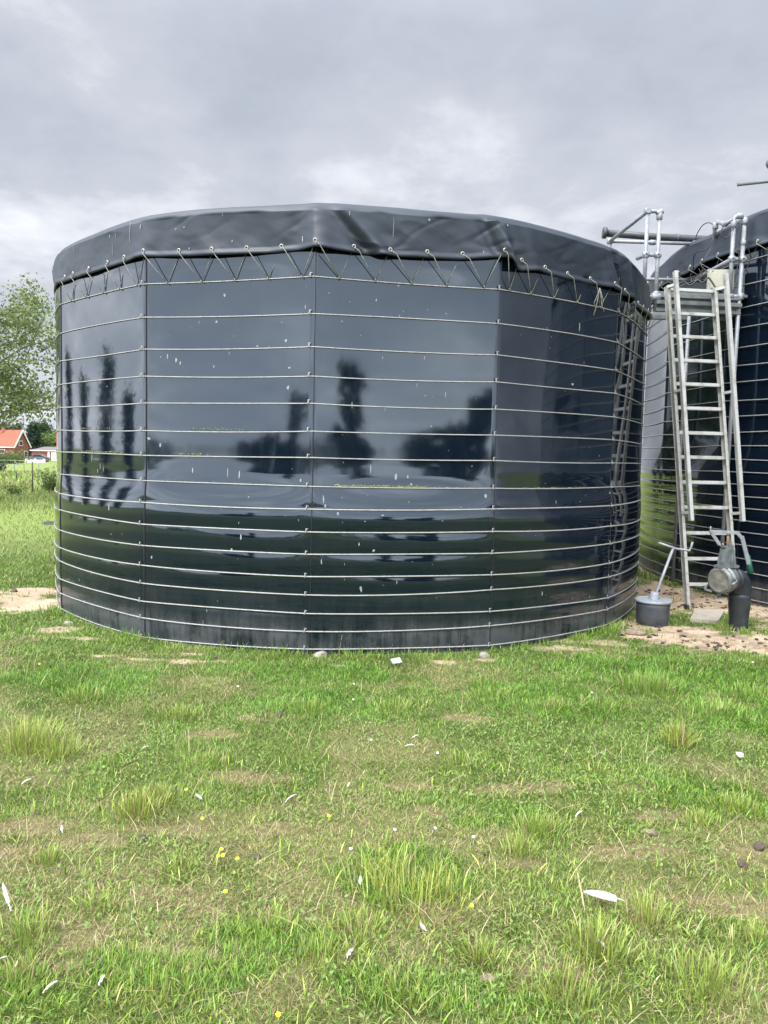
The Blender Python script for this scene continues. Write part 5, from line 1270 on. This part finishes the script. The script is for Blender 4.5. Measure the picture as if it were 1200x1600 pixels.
# ------------------------------------------------------------------ houses, car, fence far off at the left
GZ = -.85
def build_house():
    C0 = at_y(22.5, 705, 165); C1 = at_y(45, 705, 170); C0.z = C1.z = GZ; g = (C1-C0); W = g.length; g.normalize(); l = Vector((-g.y, g.x, 0)); Lh = 13.0
    t = thing('brick_house', 'red brick house with a steep orange tiled roof far off at the left', 'house', tuple(C0))
    ez, rz = 2.25, 5.45; up = Vector((0, 0, 1))
    m = MB(); A, B = C0, C1; D, E_ = C0+l*Lh, C1+l*Lh; H = ez-GZ; pk = (A+B)/2+up*(rz-GZ-.12); pk2 = (D+E_)/2+up*(rz-GZ-.12)
    m.add([A, B, E_, D, A+up*H, B+up*H, E_+up*H, D+up*H, pk, pk2], [(0, 1, 5, 8, 4), (1, 2, 6, 5), (2, 3, 7, 9, 6), (3, 0, 4, 7)], False); m.obj('wall', M['brick'], t)
    m = MB(); ov = .35; c = (A+B)/2; sl = (rz-ez)/(W/2)
    for s_ in (-1, 1):
        e0 = c+g*s_*(W/2+ov)+up*(ez-GZ-ov*sl)-l*.3; r0 = c+up*(rz-GZ)-l*.3; th = Vector((0, 0, .16)); e1 = e0+l*(Lh+.6); r1 = r0+l*(Lh+.6)
        m.add([e0, r0, r1, e1, e0+th, r0+th, r1+th, e1+th], [(0, 1, 2, 3), (7, 6, 5, 4), (0, 4, 5, 1), (3, 2, 6, 7), (0, 3, 7, 4), (1, 5, 6, 2)], False)
    rf = m.obj('roof', M['tiles_roof'], t)
    m = MB()
    for s_ in (-1, 1):
        e0 = c+g*s_*(W/2+ov+.05)+up*(ez-GZ-ov*sl+.02)-l*.36; r0 = c+up*(rz-GZ+.06)-l*.36; m.beam(e0, r0, .08, .30, l)
        m.beam(c+g*s_*(W/2+ov+.05)+up*(ez-GZ-ov*sl)-l*.3, c+g*s_*(W/2+ov+.05)+up*(ez-GZ-ov*sl)+l*(Lh+.3), .12, .16, g)
    m.obj('bargeboard', M['white'], rf)
    def win(c_, ax, n_, w, h, name='window'):
        o = MB(); o.beam(c_-ax*w/2, c_+ax*w/2, .06, h, n_); fr = o.obj(name, M['white'], t)
        o = MB(); o.beam(c_+n_*.03-ax*(w/2-.1), c_+n_*.03+ax*(w/2-.1), .03, h-.2, n_); o.obj('pane', M['glass'], fr)
    win((A+B)/2-g*.3+up*3.6-l*.03, g, -l, 1.3, 1.1); win((A+B)/2+g*1.4+up*1.3-l*.03, g, -l, 1.2, 1.3)
    win(A+l*3.0+up*1.75-g*.03, l, -g, 1.6, .9); win(A+l*7.5+up*1.75-g*.03, l, -g, 1.6, .9)
    m = MB(); k = c+l*4.2+up*(rz-GZ+.2); m.box(k, (.7, .7, 1.5)); m.box(k+up*.8, (.85, .85, .12)); m.obj('chimney', M['brick'], rf)
build_house()
def build_garage():
    a = at_y(49.5, 715, 158); b = at_y(104, 715, 160); a.z = b.z = GZ; e = (b-a).normalized(); n = Vector((e.y, -e.x, 0)); up = Vector((0, 0, 1)); dp = 6.0
    t = thing('garage', 'low brick garage with white doors and a shallow grey roof behind the dark car', 'garage', tuple(a)); H = 1.27-GZ
    m = MB(); P_ = [a, b, b-n*dp, a-n*dp]; m.add(P_+[p_+up*H for p_ in P_], [(0, 1, 5, 4), (1, 2, 6, 5), (2, 3, 7, 6), (3, 0, 4, 7)], False); m.obj('wall', M['brick'], t)
    m = MB(); o = [a+n*.3-e*.3, b+n*.3+e*.3, b-n*(dp+.3)+e*.3, a-n*(dp+.3)-e*.3]; r0 = a+e*2.2-n*dp/2+up*(H+.85); r1 = b-e*2.2-n*dp/2+up*(H+.85); q = [p_+up*(H+.1) for p_ in o]
    m.add(q+[r0, r1], [(0, 1, 5, 4), (1, 2, 5), (2, 3, 4, 5), (3, 0, 4), (3, 2, 1, 0)], False); rf = m.obj('roof', M['roof_grey'], t)
    m = MB()
    for i in range(4): m.beam(o[i]+up*(H+.02), o[(i+1) % 4]+up*(H+.02), .18, .06, up)
    m.obj('gutter', M['white'], rf)
    for (p0, p1, top) in ((73.6, 76.8, 2.0), (79, 87, 1.95)):
        u = at_y(p0, 715, 158); v = at_y(p1, 715, 158); u = a+e*((u-a).dot(e))+n*.02; v = a+e*((v-a).dot(e))+n*.02; u.z = v.z = GZ+top/2; m = MB(); m.beam(u, v, .06, top-.1, n); m.obj('door', M['white'], t)
build_garage()
def build_car():
    a = at_y(61, 715, 148); c = Vector((a.x, a.y, GZ)); t = thing('parked_car', 'dark grey car parked in front of the low brick garage', 'car', tuple(c), 0)
    R3 = Matrix.Rotation(R_(8), 4, 'Z'); T_ = Matrix.Translation(c) @ R3
    prof = [(-2.05, .35), (-2.1, .62), (-2.0, .86), (-1.35, .95), (-.75, 1.38), (-.25, 1.45), (.45, 1.42), (1.15, 1.02), (1.85, .88), (2.08, .66), (2.1, .38), (1.75, .26), (-1.75, .26)]
    def loft(pr, ws):
        V = []; n = len(pr); F = []
        for s_, w, k in ws: V += [T_ @ Vector((x*k, w*s_*(1-.16*max(0, (z-.9)/.5)), z)) for x, z in pr]
        for r in range(len(ws)-1): F += [(r*n+i, r*n+(i+1) % n, (r+1)*n+(i+1) % n, (r+1)*n+i) for i in range(n)]
        F += [tuple(range(n)), tuple(range((len(ws)-1)*n, len(ws)*n))]; return V, F
    m = MB(); m.add(*loft(prof, [(-1, .86, .97), (-1, .80, 1), (1, .80, 1), (1, .86, .97)]), False); m.obj('body', M['car_grey'], t)
    for y in (-1, 1):
        for poly in ([(-1.2, .97), (-.72, 1.32), (-.28, 1.38), (-.28, .97)], [(-.2, .97), (-.2, 1.38), (.42, 1.35), (1.0, 1.0)]):
            m = MB(); m.prism([(x, z) for x, z in poly], (0, 1, 0), .02, (0, y*.83, 0)); o = link('window', m.mesh('window', M['car_glass']), t, False); o.matrix_basis = R3
    for x in (-1.3, 1.32):
        for y in (-.8, .8):
            m = MB(); m.lathe([(.20, -.1), (.31, -.1), (.33, -.05), (.33, .05), (.31, .1), (.20, .1)], (x, y, .32), (0, 1, 0), 18); w = link('wheel', m.mesh('wheel', M['tyre']), t, False); w.matrix_basis = R3
            m = MB(); m.lathe([(.001, 0), (.2, .0), (.2, .02)], (x, y+math.copysign(.095, y), .32), (0, math.copysign(1, y), 0), 14); o = link('rim', m.mesh('rim', M['rim']), w, False)
build_car()
def build_wall_low():
    a = at_y(41, 720, 140); b = at_y(69, 720, 141); m = MB(); m.beam((a.x, a.y, GZ+.22), (b.x, b.y, GZ+.22), .2, .5, (0, 1, 0), .02)
    for s_ in (0, .5, 1): m.box((a.x+(b.x-a.x)*s_, a.y+(b.y-a.y)*s_, GZ+.30), (.34, .34, .72), None, .03)
    tag(m.obj('garden_wall', M['white']), 'low white garden wall in front of the parked dark car', 'wall')
build_wall_low()
def build_fence():
    t = thing('paddock_fence', 'low white rail fence with a diagonal brace across the far meadow', 'fence', far(20, 68))
    pts = [at_y(px, 722, 68+.1*i) for i, px in enumerate((-30, -8, 8, 22, 37, 60, 84))]; 
    for p_ in pts:
        z = float(gheight(np.array([p_.x]), np.array([p_.y]))[0]); m = MB(); m.box((p_.x, p_.y, z+.36), (.07, .07, .76)); m.obj('post', M['fence_white'], t)
    for h in (.32, .66):
        m = MB()
        for a, b in zip(pts[:5], pts[1:5]): m.beam((a.x, a.y, h-.06), (b.x, b.y, h-.06), .03, .05, (0, 1, 0))
        m.obj('rail', M['fence_white'], t)
    a, b = pts[3], pts[4]; m = MB(); m.beam((a.x, a.y-.04, .62), (a.x+.5, a.y-.04, .05), .03, .06, (0, 1, 0)); m.obj('brace', M['fence_white'], t)
build_fence()
def post(px, ybot, ytop, r, label, m_='wood', bend=0):
    b = at_z(px, ybot); h = at_y(px, ytop, b.y).z; t = MB(); t.tube([(b.x, b.y, -.1), (b.x, b.y, h*.5), (b.x+bend, b.y, h)], [r, r, r*.92], 8)
    t.lathe([(r*1.0, 0), (r*.5, r*.6)], (b.x+bend, b.y, h), (0, 0, 1), 8); tag(t.obj('fence_post', M[m_]), label, 'fence post', 'posts in the meadow')
post(51, 768, 722, .028, 'thin tall dark fence post standing in the meadow left of the tank')
post(25.7, 751, 738, .045, 'short stout grey fence post stump farther out in the meadow')
post(68.5, 760, 723, .014, 'very thin pale fence stake beside the taller dark post', 'galv')

# ------------------------------------------------------------------ behind and beside the camera: what the tank mirrors
for i, (x, y, h) in enumerate([(-32.4, 12.8, 6.8), (-31.8, 16.1, 5.5), (-30.6, 19.7, 6.6), (-32.7, 9.6, 4.6)]):
    tree('poplar_tree', ['slim dark poplar left of the meadow, first of the row mirrored in the tank', 'slim dark poplar left of the meadow, second of the mirrored row', 'third poplar of the mirrored row, one place before its low end tree', 'lowest poplar, the last of the row mirrored in the tank'][i], (x, y, 0), h, .62, .08, 3000, .24, G2, 50+i, group='poplars mirrored in the tank', shape='column', limbs=20, subs=4, sig=.35)
def build_wood():
    rg = np.random.default_rng(8); cen = []
    for x in np.arange(-190, 191, 5.0):
        y = -118-8*math.sin(x*.05); h = 2.2+3.4*float(fbm(np.array([x*.11]), np.array([2.]), 4, 3)[0])
        for _ in range(7): cen.append((x+rg.normal(0, 2.2), y+rg.normal(0, 1.5), rg.uniform(.3, h)))
    V, F, T_ = leaf_cloud(cen, (1.2, 1.2, .8), 26000, .8, G2, 5); V[:, 2] = np.maximum(V[:, 2], .02)
    tag(link('treeline', np_mesh('treeline', V, F, M['leaf'], False, attr={'tone': T_})), kind='stuff')
build_wood()
def mirrored(px, dist, n_deg, c=(0., 6.5)):
    """where a thing must stand to be seen at this column in the flat panel whose normal points n_deg right of the camera side"""
    b = math.degrees(math.atan((px-597)/1200)); a = R_(2*n_deg+b); return (math.tan(R_(b))*6.5+dist*math.sin(a), 6.5-dist*math.cos(a))
def lone_tree(label, pos, lobes, seed, pal=G2, n=14000, size=.22):
    """lobes: (sideways, height, half width, half height) of the crown's masses"""
    t = thing('broadleaf_tree', label, 'tree', (pos[0], pos[1], 0), 0, 'trees behind the camera mirrored in the tank'); rg = np.random.default_rng(seed); cen = []
    d = Vector((pos[0], pos[1]-6.5, 0)).normalized(); sd_ = Vector((d.y, -d.x, 0))
    for (u, z, a, b) in lobes:
        for _ in range(int(26*max(a, .5)*max(b, .5))):
            q = rg.normal(0, 1, 3); q *= (rg.random()**.4)/np.linalg.norm(q); p = Vector((pos[0], pos[1], 0))+sd_*(u+q[0]*a)+d*q[1]*a; cen.append((p.x, p.y, z+q[2]*b))
    V, F, T_ = leaf_cloud(cen, (.16, .16, .16), n, size, pal, seed); V[:, 2] = np.maximum(V[:, 2], .02)
    link('crown', np_mesh('crown', V, F, M['leaf'], False, attr={'tone': T_}), t)
    m = MB(); top = max(z for _, z, _, _ in lobes); m.tube([(pos[0], pos[1], 0), (pos[0]+.1, pos[1], top*.5), (pos[0], pos[1], top)], [.18, .13, .04], 8)
    for (u, z, a, b) in lobes:
        e = Vector((pos[0], pos[1], 0))+sd_*u; m.tube([(pos[0], pos[1], z*.45), (e.x, e.y, z)], [.08, .03], 6)
    m.obj('trunk', M['bark'], t)
lone_tree('dark round headed tree behind the camera, mirrored in the tank right of its middle seam', mirrored(556, 40, 9.9), [(0, 6.15, 1.15, 1.35), (0, 4.4, .9, .9), (.4, 2.8, 1.7, 1.2), (-.6, 1.4, 2.0, 1.3)], 61)
lone_tree('wide hump of dark trees behind the camera, mirrored beside the third seam', mirrored(702, 40, 9.9), [(0, 2.6, 2.6, 1.9), (-1.4, 4.2, 1.3, 1.5), (.9, 1.8, 1.9, 1.4), (-.2, 1.2, 2.9, 1.2)], 62, n=24000, size=.26)
lone_tree('broad low bush behind the camera on the left, mirrored left of the middle seam', mirrored(425, 44, -15.8, (-1, 6.6)), [(0, 2.3, 2.2, 1.0), (1.9, 1.9, 1.3, .9), (-1.6, 1.9, .8, .8), (0, .9, 2.4, .9)], 63)
lone_tree('slim dark tree behind the camera on the left, mirrored close to the middle seam', mirrored(478, 44, -15.8, (-1, 6.6)), [(0, 4.4, .7, 1.6), (0, 2.4, .9, 1.4), (.3, 1.0, 1.3, 1.0)], 64, n=5000)
for i, (x, y, h) in enumerate([(-3.0, 31, 8.5), (-6.2, 30, 8), (-10.5, 33, 9)]):
    tree('broadleaf_tree', ['rightmost dark tree in the meadow behind the tank, mirrored in the taller tank', 'lower tree behind the tank, second from the right, mirrored in the taller tank', 'third tree behind the tank, farther to the left, mirrored in the taller tank'][i], (x, y, 0), h, 2.9, .10, 8000, .28, G2, 80+i, group='trees mirrored in the taller tank', sig=.45)
